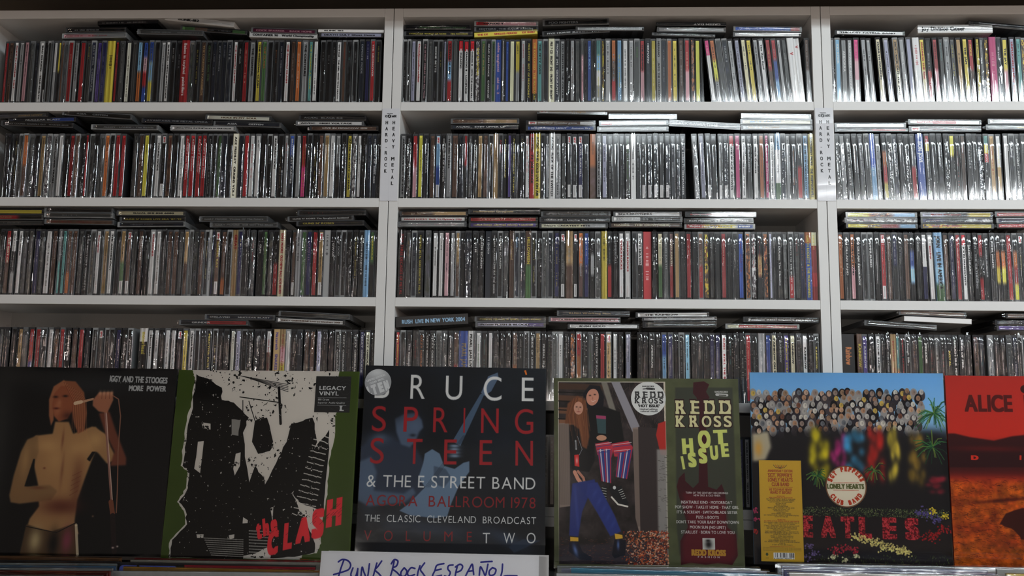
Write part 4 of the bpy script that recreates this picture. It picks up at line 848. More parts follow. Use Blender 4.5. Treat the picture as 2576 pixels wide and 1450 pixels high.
def art_crowd():
    "blue sky, a mottled band of small colour patches, green fronds and flower-coloured lettering: a plain stand-in"
    A = Art(rgb(18, 18, 24), [(70, 45), (1400, 60), (1475, 1395), (100, 1370)]); n = A.n; r = random.Random(3)
    yy = np.linspace(0, 1, n)[:, None, None]; sky = rgb(112, 168, 212)*(1-yy*1.4)+rgb(196, 222, 240)*yy*1.4; msk = 1/(1+np.exp((yy-.30)*60)); A.a = A.a*(1-msk)+sky*msk
    cols = [(190, 184, 178), (60, 52, 56), (196, 158, 130), (176, 136, 108), (150, 120, 96), (110, 112, 118), (206, 200, 190), (120, 76, 60), (196, 168, 90), (150, 130, 120), (190, 160, 140), (170, 165, 160), (160, 124, 100)]
    for j in range(7):
        y = 205+j*42
        for i in range(26):
            x = 100+i*46+r.uniform(-14, 14)+(j % 2)*20
            if x > 1262-j*4: continue
            c = rgb(*r.choice(cols)); A.B(x, y+r.uniform(-14, 14), 26, 40, rgb(*r.choice([(24, 22, 28), (48, 44, 52), (70, 62, 66), (150, 146, 144)])), 1, 0, .6); A.B(x, y-18+r.uniform(-10, 10), 15, 19, c, 1, 0, .6); A.B(x+4, y-18, 6, 9, c*.6, .6)
    A.P([(190, 480), (500, 440), (1380, 470), (1440, 1040), (470, 1010), (440, 700), (190, 660)], rgb(30, 28, 32), .85, 16)
    A.P([(85, 470), (200, 450), (220, 560), (180, 650), (90, 660)], rgb(196, 186, 160), .9, 8); A.B(130, 570, 30, 60, rgb(206, 150, 50), .7)
    for x, y, w_, h, c in ((500, 460, 120, 300, (206, 190, 40)), (640, 470, 90, 250, (176, 50, 120)), (730, 460, 120, 250, (70, 150, 190)), (880, 450, 110, 330, (186, 44, 38)), (1020, 440, 80, 330, (206, 184, 70)), (1180, 500, 100, 300, (150, 120, 50)), (1300, 760, 110, 120, (150, 40, 56))):
        for k in range(18): A.B(x+r.random()*w_, y+r.random()*h, w_*.22, h*.14, rgb(*c)*r.uniform(.65, 1.15), .75)
    for i in range(130):     # palm-like fronds
        cx, cy_ = r.choice([(1340, 330), (1340, 330), (1330, 560), (540, 760), (930, 720)]); a = r.random()*6.28; L = r.uniform(50, 150)*(1.1 if cx > 1300 else .7)
        A.S([(cx, cy_), (cx+math.cos(a)*L*.6, cy_+math.sin(a)*L*.5-10), (cx+math.cos(a)*L, cy_+math.sin(a)*L*.8+14)], 6, rgb(*r.choice([(40, 92, 54), (58, 120, 66), (26, 62, 40), (112, 140, 60)])), .75)
    # round badge
    A.B(738, 832, 142, 146, rgb(120, 84, 60), 1, 0, 1.); A.B(738, 832, 134, 138, rgb(214, 206, 188), 1, 0, 1.)
    for i, ch in enumerate("SGT PEPPERS"): a = math.radians(-158+i*13.6); x, y = 738+104*math.cos(a), 832+106*math.sin(a); b = a+math.pi/2; A.T(ch, x-12*math.cos(b), y-12*math.sin(b), x+12*math.cos(b), y+12*math.sin(b), 30, rgb(176, 60, 34), 6)
    for i, ch in enumerate("CLUB BAND"): a = math.radians(146-i*14.2); x, y = 738+126*math.cos(a), 832+128*math.sin(a); b = a-math.pi/2; A.T(ch, x-12*math.cos(b), y-12*math.sin(b), x+12*math.cos(b), y+12*math.sin(b), 30, rgb(176, 60, 34), 6)
    A.T('LONELY HEARTS', 606, 846, 866, 848, 32, rgb(92, 96, 56), 5); A.S([(650, 806), (826, 806)], 3, rgb(176, 60, 34)); A.S([(650, 856), (826, 858)], 3, rgb(176, 60, 34))
    # garden
    for i in range(900):
        x = 440+r.random()*1000; y = 975+r.random()*60+(x-440)*.02; A.S([(x, y), (x+r.uniform(-9, 9), y+r.uniform(-12, 4))], 3.5, rgb(*r.choice([(86, 104, 60), (60, 80, 50), (140, 150, 96), (40, 56, 36)])), .8)
    A.P([(430, 1030), (1450, 1060), (1470, 1390), (430, 1380)], rgb(34, 28, 32), .8, 8)
    B_ = [('B', 300, 110), ('E', 440, 80), ('A', 560, 120), ('T', 700, 110), ('L', 822, 110), ('E', 985, 120), ('S', 1140, 120)]
    for ch, x, w_ in B_: A.T(ch, x, 1172+(x-440)*.02, x+w_, 1175+(x-440)*.02, 135, rgb(150, 28, 40), 6)
    lum = (A.a[..., 0] > .4) & (A.a[..., 1] < .25) & (np.arange(n)[:, None] > .7*n) & (np.arange(n)[:, None] < .87*n)
    sp = fbm(n, n, 7, 8, 2); A.a[lum & (sp > .55)] = rgb(196, 62, 72); A.a[lum & (sp < .36)] = rgb(84, 14, 26)
    def flowers(pts, c, k, s):
        for (x, y) in pts:
            for _ in range(k): A.B(x+r.gauss(0, s), y+r.gauss(0, s*.7), 6, 6, c*r.uniform(.7, 1.15), .9, 0, 1.)
    flowers([(800+i*45, 1175+i*14) for i in range(9)]+[(1120, 1270), (1000, 1255)], rgb(222, 206, 130), 26, 20); flowers([(1350, 1160), (1300, 1180), (1400, 1130)], rgb(170, 26, 34), 30, 24)
    flowers([(1250, 1010), (1300, 1030), (1360, 1060)], rgb(92, 80, 140), 30, 22); flowers([(1330, 1000), (1420, 1030)], rgb(222, 196, 60), 20, 16); flowers([(660, 1270), (730, 1260), (790, 1275)], rgb(180, 40, 60), 26, 20); flowers([(650, 1320), (730, 1340), (810, 1310)], rgb(222, 214, 170), 18, 12)
    flowers([(480, 1240), (520, 1290), (480, 1320)], rgb(110, 90, 140), 16, 16); flowers([(105, 1000), (110, 1060)], rgb(170, 50, 90), 14, 12); flowers([(110, 1140)], rgb(170, 40, 40), 14, 14)
    for _ in range(200): x, y = r.uniform(500, 1450), r.uniform(1310, 1385); A.S([(x, y), (x+r.uniform(-8, 8), y-12)], 3, rgb(110, 140, 60)*r.uniform(.5, 1.1), .6)
    return A.a
def art_desert():
    "red sky, dark hills, cracked ground (a plain landscape), with the sleeve's lettering; only its left part is in view"
    A = Art(rgb(196, 44, 34), [(90, 70), (1395, 90), (1475, 1405), (170, 1385)]); n = A.n; yy = np.linspace(0, 1, n)[:, None, None]
    A.a = rgb(176, 46, 38)*(1-yy)+rgb(214, 50, 26)*yy*1.0; A.a = np.repeat(A.a, n, 1)
    g1 = fbm(n, n, 150, 31, 4)[..., None]; g2 = fbm(n, n, 26, 32, 4)[..., None]; gr = (rgb(150, 40, 16)*(1-g1)+rgb(232, 140, 30)*g1)*(.55+.7*g2); m_ = 1/(1+np.exp(-(yy-.54)*90)); A.a = A.a*(1-m_)+gr*m_
    A.P([(100, 470), (160, 470), (260, 495), (420, 520), (540, 490), (640, 480), (900, 470), (1200, 500), (1440, 480), (1440, 700), (100, 700)], rgb(60, 14, 18), 1, 3); A.P([(100, 540), (1440, 545), (1440, 780), (100, 760)], rgb(46, 12, 18), .8, 22); A.B(400, 575, 300, 22, rgb(120, 20, 22), .5)
    for i in range(900):
        r = random.Random(i); x, y = r.uniform(130, 1450), r.uniform(760, 1390); A.S([(x, y), (x+r.uniform(6, 26), y+r.uniform(-4, 9)), (x+r.uniform(16, 36), y+r.uniform(-4, 12))], 2.5, rgb(60, 14, 12), .6)
    A.P(ragged([(500, 1010), (600, 975), (700, 960), (1000, 990), (1300, 1020), (1300, 1200), (900, 1240), (600, 1180), (540, 1110), (460, 1080)], 20, 4, 3), rgb(56, 14, 14), .95, 2)
    A.B(500, 920, 260, 14, rgb(70, 16, 14), .8, -.1)
    A.T('ALICE', 222, 318, 556, 322, 110, rgb(86, 20, 20), 3); A.T('IN CHAINS', 618, 322, 1290, 330, 110, rgb(86, 20, 20), 3); A.B(625, 168, 30, 28, rgb(60, 18, 18), 1, 0, .6)
    for ch, x in zip('DIRT', (268, 588, 900, 1210)): A.T(ch, x, 648, x+(58 if ch != 'I' else 18), 650, 28, rgb(206, 50, 34), 5)
    return A.a

def sleeve(label, q, art, group='display record albums propped upright in front of the shelves', depth=.0045, edge=1.2, S=.315):
    "q: lower left corner, lean back, turn, roll"
    x, y, z, tilt, yaw, rl = q
    e1 = Vector((math.cos(yaw), math.sin(yaw), 0)); nn = Vector((-math.sin(yaw), math.cos(yaw), 0)); e2 = Vector((0, 0, 1))*math.cos(tilt)+nn*math.sin(tilt)
    a = e1*math.cos(rl)+e2*math.sin(rl); b_ = e2*math.cos(rl)-e1*math.sin(rl); d = a.cross(b_)*-1
    M_ = Matrix(((a[0], d[0], b_[0], x), (a[1], d[1], b_[1], y), (a[2], d[2], b_[2], z), (0, 0, 0, 1)))
    im = to_image('painted_cover', art*1.14); pm = print_mat('printed_cover', im, .42, 1., 1.45, .05, 9, (1, 1, 1), edge, .15)
    V = bxv(0, S, 0, depth, 0, S); edgec = plain('cover_edge', tuple(float(v)**2.2 for v in art[40, 40]), .5)
    U = [None]*6; U[0] = [(0, 0), (1, 0), (1, 1), (0, 1)]
    o = mk('record_album', V, BF, [pm, edgec], fm=[0]+[1]*5, uvs=U); o.matrix_world = M_; tag(o, label, 'record album', group); return o
def sticker(parent, art, u0, v0, u1, v1, label, name='hype_sticker', round_=False, S=.315):
    "u, v measured on the cover, 0..1 from its upper left"
    im = to_image('painted_sticker', art*1.12); pm = print_mat('printed_sticker', im, .45, .5, 1.45, .0, 30)
    x0, x1, z0, z1 = u0*S, u1*S, (1-v1)*S, (1-v0)*S; y = -.0006
    if not round_: V = bxv(x0, x1, y, -.00002, z0, z1); Fs = BF; U = [None]*6; U[0] = [(0, 0), (1, 0), (1, 1), (0, 1)]
    else:
        n = 48; cx, cz, rx, rz = (x0+x1)/2, (z0+z1)/2, (x1-x0)/2, (z1-z0)/2; V = []; Fs = []; U = []
        for k in range(n): a = 2*math.pi*k/n; V.append((cx+rx*math.cos(a), y, cz+rz*math.sin(a)))
        for k in range(n): V.append((V[k][0], -.00002, V[k][2]))
        Fs.append(tuple(range(n))); U.append([(.5+.5*math.cos(2*math.pi*k/n), .5+.5*math.sin(2*math.pi*k/n)) for k in range(n)])
        for k in range(n): Fs.append((k, n+k, n+(k+1) % n, (k+1) % n)); U.append(None)
    o = mk(name, V, Fs, pm, parent, uvs=U); o['label'] = label; return o
def wrap(parent, S=.315, m=None):
    "shrink film stretched a little beyond the sleeve, puckered along the rim"
    r = random.Random(len(bpy.data.objects)); n = 26; V, Fs = [], []
    for j in range(n+1):
        for i in range(n+1):
            u, v = i/n, j/n; e = max(abs(u-.5), abs(v-.5))*2; k = max(0, (e-.86)/.14)
            V.append((u*(S+.002)-.001, -.0009-k*.0011*r.random(), v*(S+.002)-.001))
    for j in range(n):
        for i in range(n): a = j*(n+1)+i; Fs.append((a, a+1, a+n+2, a+n+1))
    return mk('shrink_wrap', V, Fs, m or M_WRAP, parent, smooth=True)
M_WRAP = film('album_film', .0, .12, 40, .12, (1, 1, 1))

lp1 = sleeve('record sleeve with a bare-chested singer holding a microphone stand, at the far left', (-.6607, -.1176, -1.0056, .0844, .0516, -.0019), art_singer())
lp2 = sleeve('green record sleeve with torn black and white print and red lettering', (-.3431, -.1077, -1.007, .1031, .0034, .0006), art_torn())
lp3 = sleeve('dark blue record sleeve with large white and red lettering over a guitar', (-.0207, -.0955, -.9938, .13, .0584, -.0052), art_guitar())
lp4 = sleeve('olive record sleeve with two seated people on steps and a dark red guitar', (.3093, -.0795, -1.0152, .0524, .0153, .0061), art_porch(), depth=.007)
lp5 = sleeve('record sleeve with blue sky, crowd of colour patches and a yellow sticker', (.6381, -.0813, -1.0035, .0043, -.0562, .0014), art_crowd())
lp6 = sleeve('red record sleeve with dark hills and cracked orange ground, at the right edge', (.9585, -.0905, -1.006, .004, -.030, -.0005), art_desert())
for o in (lp1, lp2, lp3, lp4, lp5, lp6): wrap(o)
# stickers
s = canvas(256, 256, rgb(14, 15, 17))
for k in range(6): 
    a_ = np.linspace(0, 6.28, 60); stroke(s, [(220+(40+k*26)*math.cos(t), 90+(40+k*26)*math.sin(t)) for t in a_], 1.2, rgb(60, 62, 66))
text(s, 'LEGACY', 26, 98, 28, rgb(196, 196, 196), w=200, bold=2, slab=False); text(s, 'VINYL', 26, 136, 28, rgb(196, 196, 196), w=150, bold=2)
stroke(s, [(20, 154), (230, 152)], 2, rgb(180, 180, 180)); text(s, '180 Gram', 22, 172, 12, rgb(190, 190, 190), w=84, bold=2); text(s, 'Superior Audio Quality', 22, 194, 12, rgb(190, 190, 190), w=200, bold=2); stroke(s, [(20, 206), (230, 206)], 2, rgb(160, 160, 160)); text(s, 'L', 180, 244, 32, rgb(190, 190, 190), w=44, bold=5, slab=True)
sticker(lp2, s, .765, .028, .958, .225, 'black square sticker with white lettering')
s = canvas(256, 256, rgb(150, 150, 152)); blob(s, 110, 30, 120, 60, rgb(206, 206, 206), .8); lw = rgb(196, 196, 196)
text(s, 'LIMITED EDITION', 20, 128, 18, lw, w=190, bold=4, ang=-.36); text(s, 'CLEAR VINYL', 50, 150, 18, lw, w=150, bold=4, ang=-.36)
for ch, x, w_ in (('L', 46, 40), ('I', 98, 22), ('T', 84, 60), ('E', 148, 56), ('N', 204, 52)):
    if ch != 'I': text(s, ch, x, 262-(x-40)*.36, 84, lw, w=w_, bold=8, ang=-.36)
sticker(lp3, s, .000, .020, .146, .168, 'round silver-grey sticker', round_=True)
s = canvas(320, 320, rgb(206, 205, 203)); bk = rgb(20, 18, 18)
text(s, 'BANG! RECORDS', 105, 50, 12, bk, w=110, bold=3); stroke(s, [(150, 66), (212, 70)], 20, bk); stroke(s, [(112, 70), (150, 66)], 9, bk); blob(s, 206, 70, 4, 4, rgb(206, 205, 203), 1, hard=1.)
def slabline(s, t, x, y, h, ws, c):
    for ch, w_ in zip(t, ws): text(s, ch, x, y, h, c, w=w_, bold=2, slab=True); x += w_+1
slabline(s, 'REDD', 28, 152, 56, [74, 66, 70, 72], bk); slabline(s, 'KROSS', 26, 206, 50, [66, 64, 50, 46, 48], bk)
text(s, "'HOT ISSUE'", 62, 242, 24, bk, w=204, bold=4); text(s, 'Limited edition', 78, 268, 14, bk, w=166, bold=2); text(s, 'colored vinyl!!!', 84, 288, 14, bk, w=160, bold=2)
sticker(lp4, s, .418, .018, .606, .200, 'round white sticker with black lettering', round_=True)
s = canvas(640, 290, rgb(196, 160, 34)); dr = rgb(150, 52, 20); dk = rgb(74, 58, 24)
for k in range(-3, 4): stroke(s, [(145, 52), (145+k*10, 34-abs(k)*-4), (145+k*15, 30)], 3, rgb(60, 60, 40) if k % 2 else dr)
text(s, 'ANNIVERSARY EDITION', 145, 76, 17, dr, w=172, bold=2, align='c'); stroke(s, [(55, 84), (232, 84)], 2, dr)
for t, y, w_ in (("SGT. PEPPER'S", 108, 168), ('LONELY HEARTS', 136, 172), ('CLUB BAND', 164, 122)): text(s, t, 145, y, 23, dr, w=w_, bold=2, align='c')
stroke(s, [(62, 172), (228, 172)], 2, dr); text(s, 'AS YOU HAVE NEVER', 145, 194, 16, dr, w=158, bold=2, align='c'); text(s, 'HEARD IT BEFORE!', 145, 213, 16, dr, w=146, bold=2, align='c')
y = 232; rr = random.Random(2)
for t, c in [('RECORD ONE', dr), ('NEW STEREO MIX BY GILES MARTIN', dr), ("SGT. PEPPER'S LONELY HEARTS CLUB BAND", dk), ('WITH A LITTLE HELP FROM MY FRIENDS', dk), ('LUCY IN THE SKY WITH DIAMONDS', dk), ('GETTING BETTER', dk), ('FIXING A HOLE', dk), ("SHE'S LEAVING HOME", dk), ('BEING FOR THE BENEFIT OF MR. KITE!', dk), ('WITHIN YOU WITHOUT YOU', dk), ("WHEN I'M SIXTY-FOUR", dk), ('LOVELY RITA', dk), ('GOOD MORNING GOOD MORNING', dk), ("SGT. PEPPER'S LONELY HEARTS CLUB BAND (Reprise)", dk), ('A DAY IN THE LIFE', dk), ('', dk), ('RECORD TWO', dr), ("SGT. PEPPER EXTRAS SESSIONS MIXED BY GILES MARTIN", dr)] + [(t, dk) for t in ("SGT. PEPPER'S LONELY HEARTS CLUB BAND (Take 9)", 'WITH A LITTLE HELP FROM MY FRIENDS', '(Take 1 - False Start and take 2 - Instrumental)', 'LUCY IN THE SKY WITH DIAMONDS (Take 1)', 'GETTING BETTER (Take 1 - Instrumental)', 'FIXING A HOLE (Take 1)', "SHE'S LEAVING HOME (Take 1 - Instrumental)", 'BEING FOR THE BENEFIT OF MR. KITE! (Take 4)', 'WITHIN YOU WITHOUT YOU', '(Take 1 - Indian Instruments)', "WHEN I'M SIXTY-FOUR (Take 2)", 'LOVELY RITA (Take 9)', 'GOOD MORNING GOOD MORNING (Take 8)', "SGT. PEPPER'S LONELY HEARTS CLUB BAND (Reprise)", '(Take 8)', 'A DAY IN THE LIFE (Take 1)')]:
    if t: text(s, t, 145, y, 7, c, w=min(240, len(t)*5.4), bold=1, align='c')
    y += 9.3
stroke(s, [(60, y-2), (232, y-2)], 2, dr)
for k in range(3): text(s, 'This compilation and its artwork are protected by copyright. All rights reserved worldwide.', 145, y+8+k*8, 4.5, dk, w=262, align='c')
s[584:624, 84:226] = .86
for k in range(40):
    if rr.random() < .62: s[586:614, 88+int(k*3.4):88+int(k*3.4)+rr.choice([1, 2, 2, 3])] = .05
text(s, '6 02557 45534 2', 155, 624, 8, (.1, .1, .1), w=136, align='c'); blob(s, 40, 596, 9, 9, rgb(70, 80, 30), 1, hard=1.); s[614:624, 30:52] = rgb(196, 160, 34)*.9
sticker(lp5, s, .036, .464, .254, .984, 'tall yellow sticker with brown lettering and a barcode')

# ------------------------------------------------------------ paper genre signs taped on the uprights
def sign_art():
    s = canvas(760, 140, rgb(214, 216, 222)); k_ = rgb(22, 22, 26); s[:, 69:71] *= .94
    stroke(s, [(38, 40), (80, 40)], 4, rgb(120, 124, 128)); s[52:74, 22:118] = rgb(150, 152, 156); s[54:72, 24:116] = rgb(176, 178, 182)
    text(s, 'RECORDS', 42, 46, 7, rgb(60, 60, 64), w=46, bold=3); text(s, 'C', 25, 71, 15, k_, w=18, bold=5); text(s, 'mIX', 78, 71, 15, k_, w=37, bold=5); blob(s, 58, 64, 14, 15, k_, 1, hard=1.); blob(s, 58, 64, 4, 4, rgb(206, 208, 214), 1, hard=1.); stroke(s, [(62, 54), (58, 64), (54, 76)], 3, rgb(206, 208, 214))
    for i, ch in enumerate('HARD-ROCK'): 
        if ch == '-': s[104+i*50+18:104+i*50+22, 34:46] = k_
        else: text(s, ch, 40, 104+i*50+36-10, 27, k_, w=24, bold=3, align='c')
    for i, ch in enumerate('HEAVY METAL'):
        if ch != ' ': text(s, ch, 97, 104+i*50+26, 27, k_, w=32 if ch == 'M' else 24, bold=3, align='c')
    return s
im_sign = to_image('painted_sign', sign_art()); M_SIGN = print_mat('printed_sign', im_sign, .5, .3, 1.4, .05, 40)
for i in range(2):
    X = .8*i; z1, z0 = at(985+1088*i, 272 if i else 274, 0)[2], at(977+1104*i, 506, 0)[2]; w_ = .0163
    n = 6; V, Fs, U = [], [], []
    for j in range(n+1):
        z = z0+(z1-z0)*j/n
        for y in (-.0012, -.0004): V += [(X-w_, y+.0004*math.sin(j*2+i), z), (X+w_, y+.0004*math.sin(j*2+i), z)]
    for j in range(n):
        a = j*4; Fs += [(a, a+1, a+5, a+4), (a+2, a+6, a+7, a+3), (a, a+4, a+6, a+2), (a+1, a+3, a+7, a+5)]; U += [[(0, j/n), (1, j/n), (1, (j+1)/n), (0, (j+1)/n)], None, None, None]
    o = mk('genre_sign', V, Fs, M_SIGN, uvs=U)
    tag(o, f'tall white paper sign lettered HARD-ROCK HEAVY METAL on the {["left", "right"][i]} pair of uprights', 'sign', 'genre signs taped to the bookcase uprights')

# ------------------------------------------------------------ record crates: sleeves standing in rows, only their top edges in view
M_CLEAR = film('outer_sleeve', .05, .14, 60, .35, (1, 1, 1))
def filed(n, pts, zc_, y, cl, label, group, S=.315, th=.004, tilt=.0, strip=None):
    "pts: left and right end of the top edge in the photograph; the record stands on plane y"
    A, B = at(*pts[0], y), at(*pts[1], y); L = S; d = B-A; ang = math.atan2(d[2], d[0]); mid = (A+B)/2
    if pts[0][0] <= 5: A = B-d/np.linalg.norm(d)*L
    x0 = A[0]; 
    c = tuple(float(v)**2.2 for v in rgb(*cl)); m_ = plain('sleeve_edge', c, .4, .35, 30, .1, coat=.4, stretch=(3, 1, 1)) if strip is None else strip
    root = mk('filed_record', bxv(0, L, -th/2, th/2, -L, 0), BF, m_)
    root.matrix_world = Matrix.Translation((A[0], y, A[2])) @ Matrix.Rotation(-ang, 4, 'Y') @ Matrix.Rotation(tilt, 4, 'X')
    tag(root, label, 'record', group)
    r = random.Random(n); V, Fs = [], []; k = 18
    for yy, h in ((-th/2-.0012, -.05), (-th/2-.0006, -.001), (-th/2+.0004, .0012), (th/2+.0008, .0016)):
        for i in range(k+1): V.append((-.004+(L+.008)*i/k, yy+r.uniform(-.0004, .0004), h+r.uniform(-.0007, .0007)))
    for j in range(3):
        for i in range(k): a = j*(k+1)+i; Fs.append((a, a+1, a+k+2, a+k+1))
    mk('clear_outer_sleeve', V, Fs, M_CLEAR, root, smooth=True); return root
G1 = 'records filed in the crates below the display'
# (left end, right end, plane, colour, what it looks like)
REC = [
 (((0, 1398), (303, 1404)), -.150, (112, 76, 46), 'brown and gold box set edge, rearmost record at the far left'),
 (((0, 1409), (302, 1413)), -.170, (40, 40, 44), 'dark sleeve edge just in front of the brown and gold box set'),
 (((0, 1417), (297, 1419)), -.190, (168, 176, 176), 'pale grey sleeve edge in the far left crate'),
 (((0, 1423), (290, 1425)), -.212, (88, 128, 160), 'light blue and orange sleeve edge in the far left crate'),
 (((0, 1430), (283, 1431)), -.236, (176, 178, 176), 'white sleeve edge in the far left crate'),
 (((0, 1436), (277, 1438)), -.262, (132, 46, 34), 'red and orange sleeve edge in the far left crate'),
 (((0, 1442), (270, 1443)), -.288, (96, 22, 26), 'dark red sleeve edge in the far left crate'),
 (((0, 1448), (258, 1449)), -.312, (120, 122, 120), 'front grey sleeve edge in the far left crate'),
 (((340, 1404), (806, 1412)), -.152, (120, 30, 32), 'red sleeve edge directly under the green torn-print sleeve'),
 (((330, 1409), (806, 1416)), -.168, (150, 146, 136), 'beige sleeve edge under the green torn-print sleeve'),
 (((312, 1426), (795, 1436)), -.222, (170, 126, 46), 'ochre sleeve edge in the second crate'),
 (((280, 1437), (795, 1442)), -.255, (188, 190, 190), 'front white sleeve edge in the second crate'),
 (((1402, 1424), (1884, 1430)), -.150, (150, 152, 150), 'clear-bagged grey sleeve edge, rearmost under the olive record sleeve'),
 (((1412, 1431), (1890, 1437)), -.185, (150, 150, 170), 'pale lavender sleeve edge under the olive record sleeve'),
 (((1437, 1429), (1930, 1445)), -.215, (66, 140, 168), 'turquoise blue sleeve edge under the olive record sleeve'),
 (((1400, 1443), (1880, 1452)), -.250, (196, 196, 196), 'front white sleeve edge under the olive record sleeve'),
 (((1955, 1418), (2420, 1427)), -.135, (170, 172, 176), 'clear-bagged white sleeve edge, rearmost under the crowd record sleeve'),
 (((1965, 1424), (2470, 1435)), -.165, (126, 130, 160), 'grey lavender sleeve edge under the crowd record sleeve'),
 (((1972, 1432), (2480, 1443)), -.200, (90, 92, 130), 'dark lavender sleeve edge under the crowd record sleeve'),
 (((1985, 1441), (2490, 1449)), -.235, (206, 204, 198), 'front white sleeve edge under the crowd record sleeve'),
 (((2400, 1426), (2700, 1431)), -.150, (176, 176, 176), 'clear-bagged sleeve edge at the right end, rearmost'),
 (((2506, 1431), (2800, 1436)), -.185, (190, 190, 188), 'pale sleeve edge at the right end'),
 (((2530, 1444), (2830, 1449)), -.230, (206, 176, 40), 'yellow and black sleeve edge at the right end'),
]
for i, (p_, y, c_, lab) in enumerate(REC): filed(i, p_, 0, y, c_, lab, G1, th=.0115 if i in (0,) else .0052)
# the sleeve lettered SUPER and the yellow lightning sleeve lean back between the others and show a little of their faces
s = canvas(120, 1024, rgb(20, 18, 18)); s[:, :340] = rgb(20, 18, 24); text(s, 'SUPER', 10, 100, 82, rgb(74, 84, 160), w=330, bold=8); s[6:18, 350:] = rgb(120, 24, 34)
for k, x in enumerate((430, 560, 760)): poly(s, [(x, 34), (x+26, 30), (x+18, 60), (x+34, 60), (x-10, 110), (x+2, 70), (x-12, 66)], rgb(222, 180, 40))
for k in range(30): blob(s, 360+rng.random()*640, 30+rng.random()*80, 3, 3, rgb(200, 150, 60), 1, hard=1.)
im = to_image('painted_sleeve', s); M_S = print_mat('printed_sleeve', im, .4, .8, 1.5, .1, 20)
A_, B_ = at(296, 1415, -.19), at(790, 1424, -.19)
hh = .040; U = [None]*6; U[0] = [(0, 0), (1, 0), (1, 1), (0, 1)]
o = mk('filed_record', bxv(0, .315, -.0024, .0024, -hh, 0)+bxv(0, .315, -.0024, .0024, -.315, -hh), [tuple(f) for f in BF]+[tuple(i+8 for i in f) for f in BF], [M_S, M_BLACK], fm=[0]+[1]*11, uvs=U+[None]*6)
o.matrix_world = Matrix.Translation((A_[0], -.19, A_[2])) @ Matrix.Rotation(-math.atan2(B_[2]-A_[2], B_[0]-A_[0]), 4, 'Y') @ Matrix.Rotation(.02, 4, 'X')
tag(o, 'black sleeve with large blue letters and yellow bolts along its top, second crate', 'record', G1)

# handwritten divider card in a clear sleeve
cc = canvas(300, 1100, rgb(226, 225, 228)); ink = rgb(10, 18, 132); r = random.Random(1)
def hw(pts, w_=11): 
    P_ = np.array([(((x-60)/1725.*1070.)+6, (y-80+(-(x-88)*.0217))*.66+10) for x, y in pts]); out = []
    for i in range(len(P_)-1):       # smooth the pen's path
        p0, p1, p2, p3 = P_[max(i-1, 0)], P_[i], P_[i+1], P_[min(i+2, len(P_)-1)]
        for t in np.linspace(0, 1, 7)[:-1]: out.append(tuple(.5*((2*p1)+(-p0+p2)*t+(2*p0-5*p1+4*p2-p3)*t*t+(-p0+3*p1-3*p2+p3)*t**3)))
    out.append(tuple(P_[-1])); stroke(cc, out, w_*.72, ink)
hw([(195, 145), (225, 128), (270, 135), (297, 165), (285, 200), (240, 218), (165, 238)]); hw([(240, 128), (218, 200), (203, 275)])
hw([(318, 190), (305, 235), (318, 262), (345, 250), (358, 200)]); hw([(358, 195), (358, 262)]); hw([(388, 262), (392, 185), (412, 225), (440, 262), (450, 160)])
hw([(510, 155), (498, 205), (488, 250)]); hw([(548, 140), (520, 180), (500, 205), (535, 235), (570, 272)])
hw([(650, 140), (640, 200), (628, 250)]); hw([(628, 160), (650, 130), (680, 140), (672, 175), (640, 195), (680, 225), (718, 262)])
hw([(735, 190), (712, 220), (715, 250), (745, 250), (758, 215), (735, 190)]); hw([(822, 195), (790, 190), (765, 225), (778, 250), (822, 240)]); hw([(862, 175), (850, 215), (845, 250)]); hw([(898, 155), (868, 200), (888, 230), (915, 262)])
hw([(1055, 160), (1000, 172), (985, 210), (970, 255), (1040, 245)]); hw([(985, 210), (1035, 200)]); hw([(1130, 170), (1095, 175), (1090, 200), (1110, 225), (1095, 255), (1065, 250)])
hw([(1165, 180), (1155, 225), (1148, 275)]); hw([(1150, 185), (1185, 165), (1208, 180), (1195, 210), (1155, 225)]); hw([(1235, 250), (1262, 200), (1285, 165), (1295, 210), (1300, 240)]); hw([(1250, 218), (1295, 212)])
hw([(1345, 245), (1352, 185), (1375, 215), (1395, 245), (1412, 165)]); hw([(1355, 150), (1395, 147), (1445, 145)]); hw([(1450, 190), (1425, 215), (1430, 245), (1465, 240), (1478, 205), (1450, 190)])
hw([(1530, 165), (1528, 215), (1520, 262), (1560, 250), (1648, 250)])
yc = -.315; A_, B_, C_ = at(809, 1387, yc), at(1356, 1398.5, yc), at(1379, 1399, yc)
im = to_image('handwritten_card', cc*1.05); M_HC = print_mat('handwritten_card', im, .7, .0, 1.5, .0, 14)
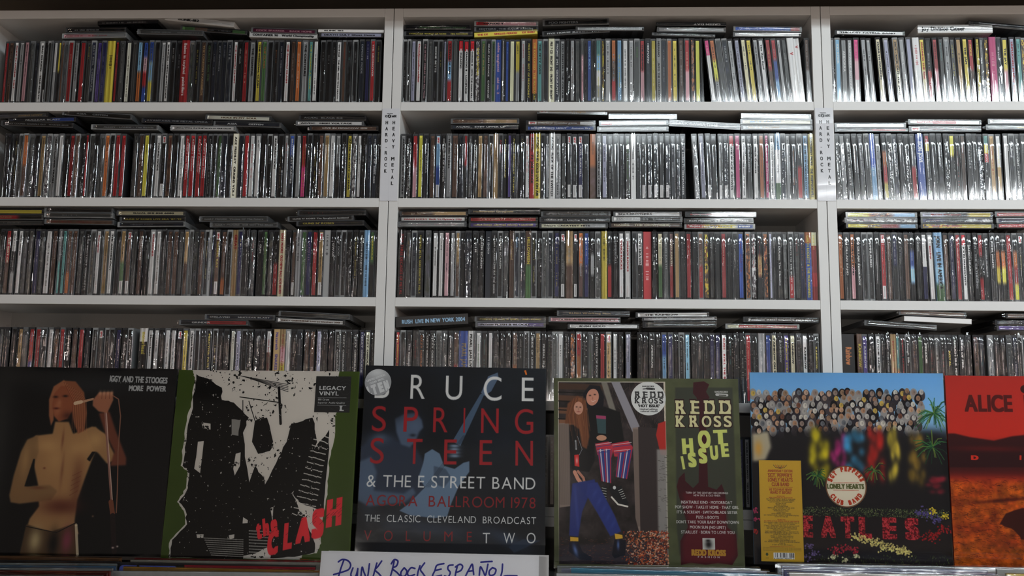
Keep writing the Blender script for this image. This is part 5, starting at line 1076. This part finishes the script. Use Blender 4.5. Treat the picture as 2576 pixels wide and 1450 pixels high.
Lc = float(np.linalg.norm(B_-A_)); Lh = Lc*300/1100.; ang = math.atan2(B_[2]-A_[2], B_[0]-A_[0]); U = [None]*6; U[0] = [(0, 0), (1, 0), (1, 1), (0, 1)]
o = mk('divider_card', bxv(0, Lc, 0, .0012, -Lh, 0)+bxv(.002, Lc-.002, .0002, .001, -.22, -Lh), [tuple(f) for f in BF]+[tuple(i+8 for i in f) for f in BF], [M_HC, M_CARD], fm=[0]+[1]*11, uvs=U+[None]*6)
o.matrix_world = Matrix.Translation(A_) @ Matrix.Rotation(-ang, 4, 'Y') @ Matrix.Rotation(-.20, 4, 'X')
tag(o, 'white divider card handwritten PUNK ROCK ESPAÑOL in blue ink', 'card')
r = random.Random(3); V, Fs = [], []; k = 20; Lt = float(np.linalg.norm(C_-A_))+.002
for j, h in enumerate((-.14, -.05, -.02, .0005)):
    for i in range(k+1): V.append((-.001+Lt*i/k, -.0011-r.random()*.0006, h))
for j in range(3):
    for i in range(k): a = j*(k+1)+i; Fs.append((a, a+1, a+k+2, a+k+1))
mk('clear_pocket', V, Fs, M_CLEAR, o, smooth=True)
box('backing_sleeve', .01, Lt-.001, .0016, .005, -.2, .0008, plain('pale_sleeve', (.45, .44, .44), .4, .1, 30), o)
# pen bin: black crate that holds the records and its ledge under the display
zf = FZ; cr_ = empty('record_crate', (.45, -.24, zf)); tag(cr_, 'long black crate holding the filed records under the display albums', 'crate')
def cb(name, *a):
    o = box(name, *a, M_BLACK); o.parent = cr_; o.matrix_parent_inverse = Matrix.Translation(-Vector(cr_.location)); return o
cb('front_panel', -.75, 1.65, -.465, -.455, zf, -1.10); cb('rear_panel', -.75, 1.65, -.135, -.128, zf, -1.045); cb('ledge', -.75, 1.65, -.128, -.028, -1.03, -1.0225); cb('rear_leg_panel', -.75, 1.65, -.040, -.032, zf, -1.03)
for x in (-.746, -.352, .0, .345, .66, 1.0, 1.646): cb('divider', x-.003, x+.003, -.455, -.136, zf+.01, -1.12)
cb('bottom', -.75, 1.65, -.455, -.135, -1.335, -1.327)
bpy.data.objects.remove(_to, do_unlink=True); bpy.data.curves.remove(_tmp)
